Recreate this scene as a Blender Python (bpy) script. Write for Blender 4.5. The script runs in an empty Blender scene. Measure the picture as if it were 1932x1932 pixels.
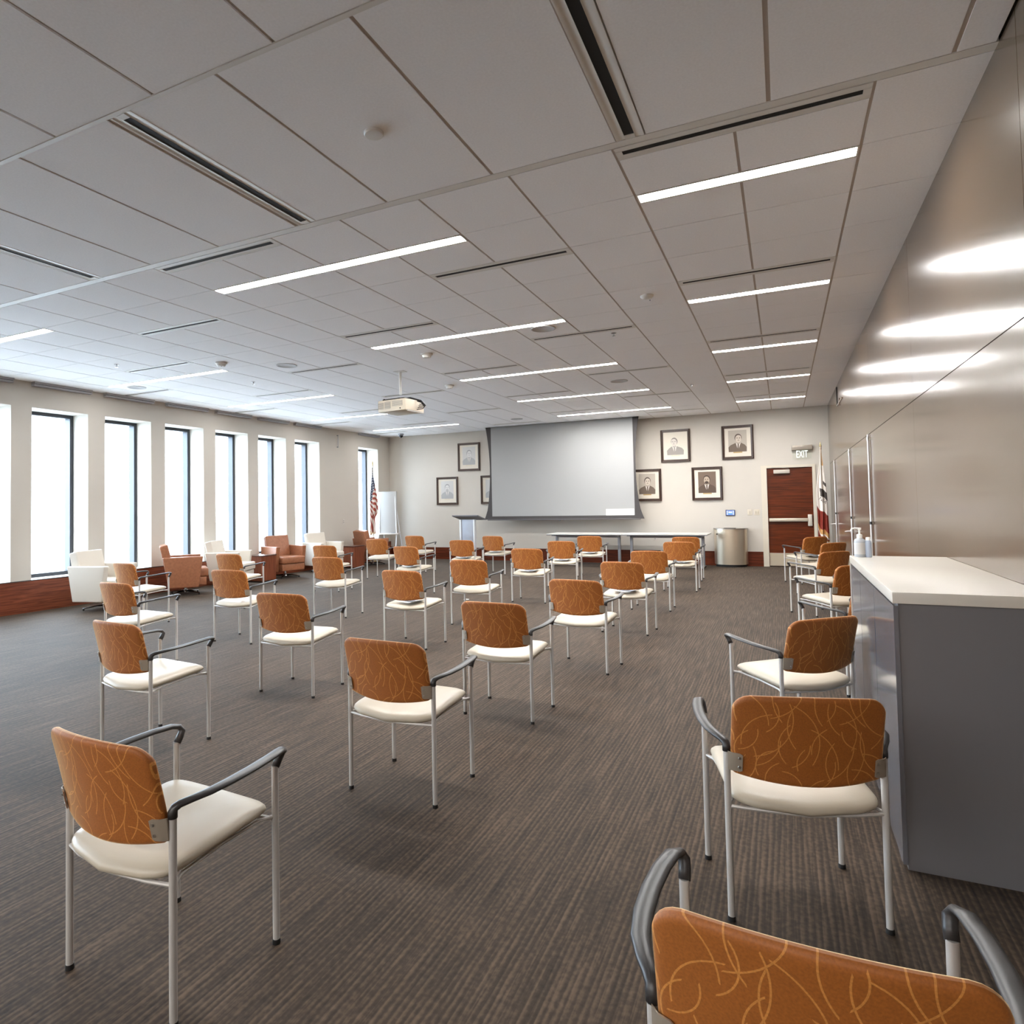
import bpy, bmesh, math, random
from mathutils import Vector, Matrix
random.seed(7)
PI = math.pi
sc = bpy.context.scene
COL = sc.collection

# ------------------------------------------------------------------ camera
CAM_H = 1.435
F_PX, CX, CY = 1220.3, 877.7, 912.5
YAW, PITCH, ROLL = .4564, .0325, -.0186


def cam_rows():
    cols = []
    for i in range(3):
        X, Y, Z = [1.0 if j == i else 0.0 for j in range(3)]
        xc = X * math.cos(YAW) + Y * math.sin(YAW)
        zc = -X * math.sin(YAW) + Y * math.cos(YAW)
        yc = -Z
        y2 = yc * math.cos(PITCH) + zc * math.sin(PITCH)
        z2 = -yc * math.sin(PITCH) + zc * math.cos(PITCH)
        cols.append((xc * math.cos(ROLL) - y2 * math.sin(ROLL), xc * math.sin(ROLL) + y2 * math.cos(ROLL), z2))
    return [Vector((cols[0][k], cols[1][k], cols[2][k])) for k in range(3)]


R_RIGHT, R_DOWN, R_FWD = cam_rows()
cam = bpy.data.cameras.new('camera')
cam.sensor_fit = 'HORIZONTAL'
cam.sensor_width = 36.0
cam.lens = 36.0 * F_PX / 1932
cam.shift_x = (966 - CX) / 1932
cam.shift_y = (CY - 966) / 1932
cam.clip_start = 0.05
cam.clip_end = 200
camo = bpy.data.objects.new('camera', cam)
COL.objects.link(camo)
m3 = Matrix((R_RIGHT, -R_DOWN, -R_FWD)).transposed()
camo.matrix_world = Matrix.Translation((0, 0, CAM_H)) @ m3.to_4x4()
sc.camera = camo

# ------------------------------------------------------------------ light and exposure
sc.view_settings.view_transform = 'Standard'
sc.view_settings.look = 'None'
sc.view_settings.gamma = 1
sc.view_settings.use_curve_mapping = False
sc.view_settings.exposure = 2.42
SKY_STRENGTH = 4.6
LAMP_STRENGTH = 34.0
w = bpy.data.worlds.new('overcast_sky')
sc.world = w
w.use_nodes = True
bg = w.node_tree.nodes['Background']
bg.inputs[0].default_value = (.66, .83, 1.0, 1)
bg.inputs[1].default_value = SKY_STRENGTH
try:
    sc.cycles.max_bounces = 10
    sc.cycles.diffuse_bounces = 6
    sc.cycles.glossy_bounces = 4
    sc.cycles.transparent_max_bounces = 16
    sc.cycles.sample_clamp_indirect = 6
    sc.cycles.use_denoising = True
    sc.cycles.caustics_reflective = False
    sc.cycles.caustics_refractive = False
except Exception:
    pass

# ------------------------------------------------------------------ room numbers
XL, XR, YF, YB, ZC = -9.822, .877, 15.235, -6.2, 3.348


# ------------------------------------------------------------------ materials
def s2l(c):
    return tuple(((v / 255) / 12.92 if v / 255 <= .04045 else ((v / 255 + .055) / 1.055) ** 2.4) for v in c)


MATS = {}


def mat(name, rgb=(200, 200, 200), rough=.5, metal=0.0, emit=None, estr=0, alpha=None, spec=None, noise=None, bump=None,
        sheen=None, coat=None):
    if name in MATS:
        return MATS[name]
    m = bpy.data.materials.new(name)
    MATS[name] = m
    m.use_nodes = True
    nt = m.node_tree
    b = nt.nodes['Principled BSDF']
    col = (*s2l(rgb), 1)
    b.inputs['Base Color'].default_value = col
    b.inputs['Roughness'].default_value = rough
    b.inputs['Metallic'].default_value = metal
    if spec is not None:
        b.inputs['Specular IOR Level'].default_value = spec
    if sheen:
        b.inputs['Sheen Weight'].default_value = sheen
        b.inputs['Sheen Roughness'].default_value = .4
    if coat:
        b.inputs['Coat Weight'].default_value = coat
        b.inputs['Coat Roughness'].default_value = .06
    if emit:
        b.inputs['Emission Color'].default_value = (*s2l(emit), 1)
        b.inputs['Emission Strength'].default_value = estr
    tc = None
    if noise or bump:
        tc = nt.nodes.new('ShaderNodeTexCoord')
    if noise:   # (scale, amount, (sx,sy,sz))
        sc_, am, st = noise
        mp = nt.nodes.new('ShaderNodeMapping')
        mp.inputs['Scale'].default_value = st
        nz = nt.nodes.new('ShaderNodeTexNoise')
        nz.inputs['Scale'].default_value = sc_
        nz.inputs['Detail'].default_value = 5
        rp = nt.nodes.new('ShaderNodeValToRGB')
        d = [max(0, v * (1 - am)) for v in col[:3]]
        l = [min(1, v * (1 + am)) for v in col[:3]]
        rp.color_ramp.elements[0].color = (*d, 1)
        rp.color_ramp.elements[1].color = (*l, 1)
        rp.color_ramp.elements[0].position = .3
        rp.color_ramp.elements[1].position = .7
        nt.links.new(tc.outputs['Object'], mp.inputs[0])
        nt.links.new(mp.outputs[0], nz.inputs[0])
        nt.links.new(nz.outputs[0], rp.inputs[0])
        nt.links.new(rp.outputs[0], b.inputs['Base Color'])
    if bump:    # (scale, strength)
        nz = nt.nodes.new('ShaderNodeTexNoise')
        nz.inputs['Scale'].default_value = bump[0]
        nz.inputs['Detail'].default_value = 3
        bp_ = nt.nodes.new('ShaderNodeBump')
        bp_.inputs['Strength'].default_value = bump[1]
        bp_.inputs['Distance'].default_value = .002
        nt.links.new(tc.outputs['Object'], nz.inputs[0])
        nt.links.new(nz.outputs[0], bp_.inputs['Height'])
        nt.links.new(bp_.outputs[0], b.inputs['Normal'])
    return m


def nd(nt, t, **k):
    n = nt.nodes.new(t)
    for a, v in k.items():
        setattr(n, a, v)
    return n


def math_(nt, op, a, b=None, c=None):
    n = nd(nt, 'ShaderNodeMath', operation=op)
    for i, v in enumerate((a, b, c)):
        if v is None:
            continue
        if isinstance(v, (int, float)):
            n.inputs[i].default_value = v
        else:
            nt.links.new(v, n.inputs[i])
    return n.outputs[0]


def carpet_material():
    m = bpy.data.materials.new('ribbed_carpet')
    m.use_nodes = True
    nt = m.node_tree
    b = nt.nodes['Principled BSDF']
    tc = nd(nt, 'ShaderNodeTexCoord')
    sep = nd(nt, 'ShaderNodeSeparateXYZ')
    nt.links.new(tc.outputs['Object'], sep.inputs[0])
    # fine ribs running the length of the room, broken into dashes
    mp = nd(nt, 'ShaderNodeMapping')
    mp.inputs['Scale'].default_value = (72, 2.4, 1)
    nt.links.new(tc.outputs['Object'], mp.inputs[0])
    n1 = nd(nt, 'ShaderNodeTexNoise')
    n1.inputs['Scale'].default_value = 1.0
    n1.inputs['Detail'].default_value = 2.5
    nt.links.new(mp.outputs[0], n1.inputs[0])
    mp2 = nd(nt, 'ShaderNodeMapping')
    mp2.inputs['Scale'].default_value = (55, 46, 1)
    nt.links.new(tc.outputs['Object'], mp2.inputs[0])
    n2 = nd(nt, 'ShaderNodeTexNoise')
    n2.inputs['Scale'].default_value = 1.0
    n2.inputs['Detail'].default_value = 2
    nt.links.new(mp2.outputs[0], n2.inputs[0])
    # carpet squares: each with its own shift of tone
    bk = nd(nt, 'ShaderNodeTexBrick')
    bk.offset = .5
    bk.inputs['Color1'].default_value = (.35, .35, .35, 1)
    bk.inputs['Color2'].default_value = (.65, .65, .65, 1)
    bk.inputs['Mortar'].default_value = (.45, .45, .45, 1)
    bk.inputs['Scale'].default_value = 1.0
    bk.inputs['Mortar Size'].default_value = .003
    bk.inputs['Brick Width'].default_value = .61
    bk.inputs['Row Height'].default_value = .61
    nt.links.new(tc.outputs['Object'], bk.inputs[0])
    n3 = nd(nt, 'ShaderNodeTexNoise')
    n3.inputs['Scale'].default_value = 1.3
    nt.links.new(tc.outputs['Object'], n3.inputs[0])
    ph = math_(nt, 'ADD', math_(nt, 'MULTIPLY', sep.outputs[0], 2 * PI * 46), math_(nt, 'MULTIPLY', n1.outputs[0], 6.5))
    rib = math_(nt, 'SINE', ph)
    a = math_(nt, 'MULTIPLY_ADD', n1.outputs[0], .72, .12)
    a = math_(nt, 'MULTIPLY_ADD', rib, .085, a)
    a = math_(nt, 'MULTIPLY_ADD', n2.outputs[0], .48, a)
    sx = nd(nt, 'ShaderNodeSeparateColor')
    nt.links.new(bk.outputs[0], sx.inputs[0])
    a = math_(nt, 'MULTIPLY_ADD', sx.outputs[0], .10, a)
    a = math_(nt, 'MULTIPLY_ADD', n3.outputs[0], .14, a)
    a = math_(nt, 'SUBTRACT', a, .32)
    rp = nd(nt, 'ShaderNodeValToRGB')
    rp.color_ramp.elements[0].position = .22
    rp.color_ramp.elements[0].color = (*s2l((32, 26, 20)), 1)
    rp.color_ramp.elements[1].position = .78
    rp.color_ramp.elements[1].color = (*s2l((97, 80, 65)), 1)
    e = rp.color_ramp.elements.new(.5)
    e.color = (*s2l((62, 50, 39)), 1)
    nt.links.new(a, rp.inputs[0])
    nt.links.new(rp.outputs[0], b.inputs['Base Color'])
    b.inputs['Roughness'].default_value = .7
    b.inputs['Specular IOR Level'].default_value = .12
    b.inputs['Sheen Weight'].default_value = .04
    b.inputs['Sheen Roughness'].default_value = .5
    bm_ = nd(nt, 'ShaderNodeBump')
    bm_.inputs['Strength'].default_value = .35
    bm_.inputs['Distance'].default_value = .003
    nt.links.new(a, bm_.inputs['Height'])
    nt.links.new(bm_.outputs[0], b.inputs['Normal'])
    return m


def back_fabric():
    """rust fabric with a print of thin, pale, crossing arcs"""
    m = bpy.data.materials.new('rust_arc_fabric')
    m.use_nodes = True
    nt = m.node_tree
    b = nt.nodes['Principled BSDF']
    tc = nd(nt, 'ShaderNodeTexCoord')
    total = None
    flat = nd(nt, 'ShaderNodeVectorMath', operation='MULTIPLY')
    flat.inputs[1].default_value = (1, 0, 1)
    nt.links.new(tc.outputs['Object'], flat.inputs[0])
    rnd = random.Random(11)
    arcs = []
    for row in range(5):
        for col in range(9):
            rad = rnd.uniform(.06, .15)
            sgn = 1 if (row + col) % 2 else -1
            ang = (0 if sgn > 0 else PI) + rnd.uniform(-.75, .75)
            mx_, mz_ = -.235 + .0585 * col + rnd.uniform(-.02, .02), .505 + .063 * row + rnd.uniform(-.02, .02)
            arcs.append((mx_ - rad * math.cos(ang), mz_ - rad * math.sin(ang), rad, ang, rnd.uniform(.55, 1.0)))
    for ax, az, rad, ang, half in arcs:
        sb = nd(nt, 'ShaderNodeVectorMath', operation='SUBTRACT')
        nt.links.new(flat.outputs[0], sb.inputs[0])
        sb.inputs[1].default_value = (ax, 0, az)
        ln = nd(nt, 'ShaderNodeVectorMath', operation='LENGTH')
        nt.links.new(sb.outputs[0], ln.inputs[0])
        dt = nd(nt, 'ShaderNodeVectorMath', operation='DOT_PRODUCT')
        nt.links.new(sb.outputs[0], dt.inputs[0])
        dt.inputs[1].default_value = (math.cos(ang), 0, math.sin(ang))
        line = math_(nt, 'COMPARE', ln.outputs['Value'], rad, .0016)
        line = math_(nt, 'MULTIPLY', line, math_(nt, 'GREATER_THAN', dt.outputs['Value'], rad * math.cos(half)))
        total = line if total is None else math_(nt, 'MAXIMUM', total, line)
    nz = nd(nt, 'ShaderNodeTexNoise')
    nz.inputs['Scale'].default_value = 240
    nt.links.new(tc.outputs['Object'], nz.inputs[0])
    mx = nd(nt, 'ShaderNodeMix', data_type='RGBA')
    mx.inputs['A'].default_value = (*s2l((158, 91, 32)), 1)
    mx.inputs['B'].default_value = (*s2l((214, 146, 72)), 1)
    nt.links.new(math_(nt, 'MULTIPLY', total, .75), mx.inputs['Factor'])
    mx2 = nd(nt, 'ShaderNodeMix', data_type='RGBA', blend_type='MULTIPLY')
    mx2.inputs['Factor'].default_value = .5
    nt.links.new(mx.outputs['Result'], mx2.inputs['A'])
    rp = nd(nt, 'ShaderNodeValToRGB')
    rp.color_ramp.elements[0].color = (.6, .6, .6, 1)
    rp.color_ramp.elements[0].position = .3
    rp.color_ramp.elements[1].color = (1.25, 1.25, 1.25, 1)
    rp.color_ramp.elements[1].position = .75
    nt.links.new(nz.outputs[0], rp.inputs[0])
    nt.links.new(rp.outputs[0], mx2.inputs['B'])
    nt.links.new(mx2.outputs['Result'], b.inputs['Base Color'])
    b.inputs['Roughness'].default_value = .62
    b.inputs['Sheen Weight'].default_value = .9
    b.inputs['Sheen Roughness'].default_value = .3
    b.inputs['Sheen Tint'].default_value = (*s2l((250, 218, 165)), 1)
    return m


def wood_mat(name, dark, light, rough=.35, along='x', scale=9):
    m = bpy.data.materials.new(name)
    m.use_nodes = True
    nt = m.node_tree
    b = nt.nodes['Principled BSDF']
    tc = nd(nt, 'ShaderNodeTexCoord')
    mp = nd(nt, 'ShaderNodeMapping')
    st = {'x': (.35, 1, 6), 'y': (1, .35, 6), 'z': (5, 5, .3)}[along]
    mp.inputs['Scale'].default_value = st
    nt.links.new(tc.outputs['Object'], mp.inputs[0])
    n = nd(nt, 'ShaderNodeTexNoise')
    n.inputs['Scale'].default_value = scale
    n.inputs['Detail'].default_value = 7
    n.inputs['Distortion'].default_value = .6
    nt.links.new(mp.outputs[0], n.inputs[0])
    rp = nd(nt, 'ShaderNodeValToRGB')
    rp.color_ramp.elements[0].position = .3
    rp.color_ramp.elements[0].color = (*s2l(dark), 1)
    rp.color_ramp.elements[1].position = .72
    rp.color_ramp.elements[1].color = (*s2l(light), 1)
    nt.links.new(n.outputs[0], rp.inputs[0])
    nt.links.new(rp.outputs[0], b.inputs['Base Color'])
    b.inputs['Roughness'].default_value = rough
    b.inputs['Specular IOR Level'].default_value = .22
    return m


def glass_mat(name, tint=(1, 1, 1), refl=.06):
    m = bpy.data.materials.new(name)
    m.use_nodes = True
    nt = m.node_tree
    nt.nodes.remove(nt.nodes['Principled BSDF'])
    out = nt.nodes['Material Output']
    t = nd(nt, 'ShaderNodeBsdfTransparent')
    t.inputs[0].default_value = (*tint, 1)
    g = nd(nt, 'ShaderNodeBsdfGlossy')
    g.inputs['Roughness'].default_value = .02
    mx = nd(nt, 'ShaderNodeMixShader')
    mx.inputs[0].default_value = refl
    nt.links.new(t.outputs[0], mx.inputs[1])
    nt.links.new(g.outputs[0], mx.inputs[2])
    nt.links.new(mx.outputs[0], out.inputs[0])
    return m


M_WALL = mat('warm_white_paint', (196, 189, 179), .75, noise=(2.0, .015, (1, 1, 1)))
M_TILE = mat('ceiling_tile_face', (244, 243, 244), .9, bump=(300, .12), noise=(90, .03, (1, 1, 1)))
M_GRID = mat('ceiling_grid_metal', (184, 172, 162), .6)
M_SOFF = mat('ceiling_backing', (60, 56, 52), .9)
M_METALW = mat('white_enamel', (222, 219, 214), .45)
M_BLACK = mat('slot_black', (16, 14, 12), .8)
M_LAMP = mat('lamp_diffuser', (255, 255, 255), .6, emit=(252, 251, 249), estr=LAMP_STRENGTH)
M_LAMPD = mat('dimmed_lamp_diffuser', (255, 255, 255), .6, emit=(252, 251, 249), estr=9.0)
M_CARPET = carpet_material()
M_BASE = wood_mat('mahogany_base', (62, 26, 12), (108, 48, 26), .35, 'x', 7)
M_BASEY = wood_mat('mahogany_base_side', (84, 42, 28), (138, 74, 50), .4, 'y', 7)
M_DOOR = wood_mat('mahogany_door', (62, 25, 8), (106, 46, 17), .32, 'x', 6)
M_JAMB = mat('cream_door_frame', (206, 197, 180), .5)
M_STEEL = mat('satin_steel', (178, 172, 164), .32, 1.0)
M_CHROME = mat('chrome', (205, 206, 210), .16, 1.0)
M_LEG = mat('silver_powder_coat', (200, 196, 192), .42, .25)
M_PLATE = mat('bracket_grey', (176, 164, 148), .45, .5)
M_ARM = mat('charcoal_plastic', (52, 50, 50), .38)
M_FOOT = mat('black_rubber', (24, 22, 22), .6)
M_SEAT = mat('cream_vinyl', (190, 180, 162), .38, bump=(160, .08))
M_FABRIC = back_fabric()
M_FRAME = mat('bronze_window_frame', (52, 54, 60), .45, .1)
M_GLASS = glass_mat('window_glass')
M_LWHITE = mat('white_leather', (210, 202, 190), .42, bump=(70, .1))
M_LBROWN = mat('tan_brown_leather', (150, 96, 66), .40, noise=(26, .16, (1, 1, 1)), bump=(80, .15))
M_BOX = wood_mat('table_walnut', (98, 52, 34), (134, 76, 52), .35, 'z', 8)
M_SCREEN = mat('matte_screen', (154, 154, 153), .8)
M_SBLACK = mat('screen_border', (62, 58, 58), .7)
M_PICF = mat('picture_frame_walnut', (60, 40, 30), .35, noise=(30, .3, (1, 1, 1)))
M_MATB = mat('picture_mount', (214, 206, 192), .6)
M_PAPER = mat('white_paper', (238, 238, 236), .7)
M_TABLE = mat('grey_laminate', (196, 193, 188), .4)
M_TLEG = mat('grey_table_leg', (138, 140, 146), .4, .4)
M_WALLG = None


def gloss_wall():
    m = mat('glossy_taupe_panel', (92, 76, 61), .2, noise=(1.5, .02, (1, 1, 1)))
    b = m.node_tree.nodes['Principled BSDF']
    b.inputs['Specular IOR Level'].default_value = .45
    b.inputs['Coat Weight'].default_value = .25
    b.inputs['Coat Roughness'].default_value = .12
    return m


M_WALLG = gloss_wall()


# ------------------------------------------------------------------ mesh helpers
class MB:
    def __init__(s):
        s.v, s.f, s.mi, s.sm = [], [], [], []
        s.mats = []

    def slot(s, m):
        if m not in s.mats:
            s.mats.append(m)
        return s.mats.index(m)

    def add(s, verts, faces, m, smooth=False):
        o = len(s.v)
        s.v += [tuple(v) for v in verts]
        k = s.slot(m)
        for f in faces:
            s.f.append([i + o for i in f])
            s.mi.append(k)
            s.sm.append(smooth)
        return s

    def box(s, c0, c1, m, bev=0):
        x0, y0, z0 = [min(a, b) for a, b in zip(c0, c1)]
        x1, y1, z1 = [max(a, b) for a, b in zip(c0, c1)]
        if bev <= 0:
            vs = [(x, y, z) for z in (z0, z1) for y in (y0, y1) for x in (x0, x1)]
            s.add(vs, [(0, 2, 3, 1), (4, 5, 7, 6), (0, 1, 5, 4), (2, 6, 7, 3), (0, 4, 6, 2), (1, 3, 7, 5)], m)
            return s
        bm = bmesh.new()
        bmesh.ops.create_cube(bm, size=1)
        for v in bm.verts:
            v.co = Vector(((v.co.x + .5) * (x1 - x0) + x0, (v.co.y + .5) * (y1 - y0) + y0, (v.co.z + .5) * (z1 - z0) + z0))
        bev = min(bev, (x1 - x0) * .49, (y1 - y0) * .49, (z1 - z0) * .49)
        bmesh.ops.bevel(bm, geom=bm.edges[:], offset=bev, segments=2, profile=.6, affect='EDGES')
        return s.bm(bm, m, True)

    def bm(s, bm, m, smooth=False, mtx=None):
        bm.verts.index_update()
        s.add([(mtx @ v.co) if mtx else v.co for v in bm.verts], [[v.index for v in f.verts] for f in bm.faces], m, smooth)
        bm.free()
        return s

    def prism(s, poly, axis, a, b, m):
        """poly: 2-D points (ccw); extruded along axis from a to b"""
        n = len(poly)

        def P(p, t):
            return {'x': (t, p[0], p[1]), 'y': (p[0], t, p[1]), 'z': (p[0], p[1], t)}[axis]
        vs = [P(p, a) for p in poly] + [P(p, b) for p in poly]
        fs = [list(range(n))[::-1], list(range(n, 2 * n))] + [(i, (i + 1) % n, n + (i + 1) % n, n + i) for i in range(n)]
        return s.add(vs, fs, m)

    def cyl(s, p0, p1, r0, r1, m, n=12, caps=True):
        p0, p1 = Vector(p0), Vector(p1)
        d = (p1 - p0).normalized()
        u = d.orthogonal().normalized()
        v = d.cross(u)
        vs = []
        for p, r in ((p0, r0), (p1, r1)):
            for i in range(n):
                a = 2 * PI * i / n
                vs.append(p + (u * math.cos(a) + v * math.sin(a)) * r)
        fs = [(i, (i + 1) % n, n + (i + 1) % n, n + i) for i in range(n)]
        s.add(vs, fs, m, True)
        if caps:
            s.add(vs[:n], [list(range(n))[::-1]], m)
            s.add(vs[n:], [list(range(n))], m)
        return s

    def sweep(s, pts, radii, m, n=10, up=(0, 0, 1), caps=True):
        """pts: path; radii: list of (ra, rb): ra across (horizontal), rb in the 'up' sense"""
        P = [Vector(p) for p in pts]
        rings = []
        prev = None
        for i, p in enumerate(P):
            t = (P[min(i + 1, len(P) - 1)] - P[max(i - 1, 0)]).normalized()
            if prev is None:
                u = Vector(up) - t * Vector(up).dot(t)
                if u.length < .05:
                    u = Vector((0, 1, 0)) - t * t.y
                u.normalize()
            else:
                u = prev - t * prev.dot(t)
                u.normalize()
            prev = u
            sd = t.cross(u)
            ra, rb = radii[i] if isinstance(radii, list) else radii
            rings.append([p + sd * (ra * math.cos(2 * PI * k / n)) + u * (rb * math.sin(2 * PI * k / n)) for k in range(n)])
        vs = [v for r in rings for v in r]
        fs = []
        for i in range(len(P) - 1):
            for k in range(n):
                fs.append((i * n + k, i * n + (k + 1) % n, (i + 1) * n + (k + 1) % n, (i + 1) * n + k))
        if caps:
            fs.append(list(range(n))[::-1])
            fs.append([(len(P) - 1) * n + k for k in range(n)])
        return s.add(vs, fs, m, True)

    def lathe(s, prof, m, n=24, c=(0, 0)):
        """prof: (r, z) from bottom to top"""
        vs, fs = [], []
        for r, z in prof:
            for i in range(n):
                a = 2 * PI * i / n
                vs.append((c[0] + r * math.cos(a), c[1] + r * math.sin(a), z))
        for j in range(len(prof) - 1):
            for i in range(n):
                fs.append((j * n + i, j * n + (i + 1) % n, (j + 1) * n + (i + 1) % n, (j + 1) * n + i))
        fs.append(list(range(n))[::-1])
        fs.append([(len(prof) - 1) * n + i for i in range(n)])
        return s.add(vs, fs, m, True)

    def mesh(s, name):
        me = bpy.data.meshes.new(name)
        me.from_pydata(s.v, [], s.f)
        for m in s.mats:
            me.materials.append(m)
        me.polygons.foreach_set('material_index', s.mi)
        me.polygons.foreach_set('use_smooth', s.sm)
        me.update()
        return me

    def build(s, name, parent=None, loc=None, sharp=True):
        me = s.mesh(name)
        if sharp:
            try:
                me.set_sharp_from_angle(angle=math.radians(42))
            except Exception:
                pass
        o = bpy.data.objects.new(name, me)
        COL.objects.link(o)
        if parent is not None:
            o.parent = parent
        if loc:
            o.location = loc
        return o


def thing(name, label, cat, loc=(0, 0, 0), rz=0, group=None):
    o = bpy.data.objects.new(name, None)
    o.empty_display_size = .05
    COL.objects.link(o)
    o.location = loc
    o.rotation_euler = (0, 0, rz)
    tag(o, label, cat, group)
    return o


def tag(o, label=None, cat=None, group=None, kind=None):
    if label:
        o['label'] = label
    if cat:
        o['category'] = cat
    if group:
        o['group'] = group
    if kind:
        o['kind'] = kind
    return o


def struct(o, label=None):
    o['kind'] = 'structure'
    if label:
        o['label'] = label
    return o


KIDS = {}


def kids(o):
    return [c for c in bpy.data.objects if c.parent == o]


def tree(o):
    return (o, [tree(c) for c in kids(o)])


def dup(t, parent=None):
    o, ch = t
    c = o.copy()
    COL.objects.link(c)
    if parent is not None:
        c.parent = parent
    for k in ch:
        dup(k, c)
    return c


def text_mesh(body, size, m, depth=.002, align='CENTER'):
    cu = bpy.data.curves.new('txt', 'FONT')
    cu.body = body
    cu.size = size
    cu.extrude = depth
    cu.align_x = align
    cu.align_y = 'CENTER'
    o = bpy.data.objects.new('txt', cu)
    COL.objects.link(o)
    bpy.context.view_layer.update()
    dg = bpy.context.evaluated_depsgraph_get()
    me = bpy.data.meshes.new_from_object(o.evaluated_get(dg))
    bpy.data.objects.remove(o)
    me.materials.clear()
    me.materials.append(m)
    return me


# ================================================================== SETTING
# floor
fl = MB().box((XL, YB, -.12), (XR, YF + .15, 0), M_CARPET).build('floor')
struct(fl, 'grey-brown ribbed carpet')

# left wall with openings
OPEN = [(a * CAM_H, b * CAM_H) for a, b in
        [(-.81, -.21), (-.012, .583), (.78, 1.375), (1.573, 2.168), (2.365, 2.96), (3.158, 3.752), (3.95, 4.545), (4.743, 5.336), (5.534, 6.126), (6.327, 6.913), (7.118, 7.704),  # first openings are unseen windows, added to light the near room
         (7.905, 8.5), (9.596, 10.22)]]
WZ0, WZ1 = .455, 2.975
WT = .52
wl = MB()
edges = [YB] + [v for ab in OPEN for v in ab] + [YF + .2]
for i in range(0, len(edges), 2):
    wl.box((XL - WT, edges[i], 0), (XL, edges[i + 1], ZC + .12), M_WALL)
for a, b in OPEN:
    wl.box((XL - WT, a, WZ1), (XL, b, ZC + .12), M_WALL)
    wl.box((XL - WT, a, 0), (XL, b, WZ0), M_WALL)
struct(wl.build('wall_left'))
bl = MB().box((XL, YB, 0), (XL + .018, YF, .45), M_BASEY)
bl.box((XL, YB, .45), (XL + .024, YF, .462), mat('dark_edge', (60, 50, 46), .4))
struct(bl.build('baseboard_left'), 'mahogany panel base under the windows')
for i, (a, b) in enumerate(OPEN):
    wo = bpy.data.objects.new('window_%d' % (i + 1), None)
    COL.objects.link(wo)
    wo.location = (XL - .42, (a + b) / 2, WZ0)
    struct(wo)
    hw = (b - a) / 2
    H = WZ1 - WZ0
    fm = MB()
    for s in (-1, 1):
        fm.box((-.08, s * hw, 0), (.05, s * (hw - .055), H), M_FRAME)
    fm.box((-.11, -hw + .055, 0), (.05, hw - .055, .055), M_FRAME)
    fm.box((-.11, -hw + .055, H - .055), (.05, hw - .055, H), M_FRAME)
    fm.build('window_frame', wo)
    MB().box((-.09, -hw + .05, .05), (-.082, hw - .05, H - .05), M_GLASS).build('pane', wo)

# far wall with door opening
DX0, DX1, DZ = -.303, .557, 2.092
wf = MB()
wf.box((XL - .02, YF, 0), (DX0 - .05, YF + .2, ZC + .12), M_WALL)
wf.box((DX1 + .05, YF, 0), (XR + .2, YF + .2, ZC + .12), M_WALL)
wf.box((DX0 - .05, YF, DZ + .05), (DX1 + .05, YF + .2, ZC + .12), M_WALL)
wf.box((DX0 - .05, YF + .12, 0), (DX1 + .05, YF + .2, DZ + .05), M_WALL)
struct(wf.build('wall_front'))
struct(MB().box((XL + .024, YF - .016, 0), (DX0 - .11, YF, .313), M_BASE).build('baseboard_front'),
       'mahogany baseboard under the portraits')
# door
dr = bpy.data.objects.new('door_1', None)
COL.objects.link(dr)
dr.location = ((DX0 + DX1) / 2, YF, 0)
struct(dr, 'mahogany exit door with a push bar')
ox = (DX0 + DX1) / 2
MB().box((DX0 - ox, .02, .012), (DX1 - ox, .065, DZ), M_DOOR).build('door_leaf', dr)
jm = MB()
for x0, x1 in ((DX0 - .11, DX0), (DX1, DX1 + .06)):
    jm.box((x0 - ox, -.02, 0), (x1 - ox, .1, DZ + .054), M_JAMB)
jm.box((DX0 - ox, -.0195, DZ), (DX1 - ox, .1, DZ + .054), M_JAMB)
jm.build('door_frame', dr)
MB().box((DX0 + .01 - ox, .012, .02), (DX1 - .01 - ox, .02, .29), mat('kick_plate_metal', (196, 184, 162), .35, .4)).build('kick_plate', dr)
pb = MB().box((DX0 + .02 - ox, -.055, .955), (DX1 - .1 - ox, -.015, 1.025), mat('push_bar_metal', (200, 190, 172), .35, .5), .012)
pb.box((DX0 + .02 - ox, -.02, .965), (DX0 + .08 - ox, .02, 1.015), M_STEEL)
pb.build('push_bar', dr)
MB().box((DX1 - .11 - ox, -.05, .86), (DX1 - .03 - ox, .02, 1.1), mat('latch_case_metal', (206, 200, 188), .4, .4), .01).build('latch_case', dr)
dc = MB().box((-.17 - ox, -.04, 1.97), (.139 - ox, .02, 2.05), mat('closer_case', (190, 182, 170), .4, .3), .008)
dc.build('door_closer', dr)
MB().sweep([(.12 - ox, -.02, 2.07), (-.02 - ox, -.09, 2.085), (-.2 - ox, -.02, 2.095)], (.009, .006), M_STEEL, 6).build('closer_arm', dr)

# right wall: glossy panels with joints, tall bolts
wr = bpy.data.objects.new('wall_right', MB().box((XR + .012, YB, 0), (XR + .2, YF + .2, ZC + .12), mat('joint_shadow', (70, 60, 50), .6)).mesh('wall_right'))  # dark backing colour that shows in the panel joints
COL.objects.link(wr)
struct(wr, 'glossy taupe panelled wall')
YJ = [YB, -4.4, -1.9, .6, 3.2, 5.7, 8.25, 10.62, 13.62, YF]
for a, b in zip(YJ[:-1], YJ[1:]):
    for z0, z1 in ((.1, 2.132), (2.138, ZC)):
        MB().box((XR, a + .002, z0), (XR + .012, b - .002, z1), M_WALLG).build('wall_panel', wr)
struct(MB().box((XR - .004, YB, 0), (XR + .012, YF, .098), mat('grey_plinth', (120, 108, 96), .5)).build('baseboard_right'))

# back wall behind the camera
struct(MB().box((XL - WT, YB - .2, 0), (XR + .2, YB, ZC + .12), M_WALL).build('wall_back'))
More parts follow.
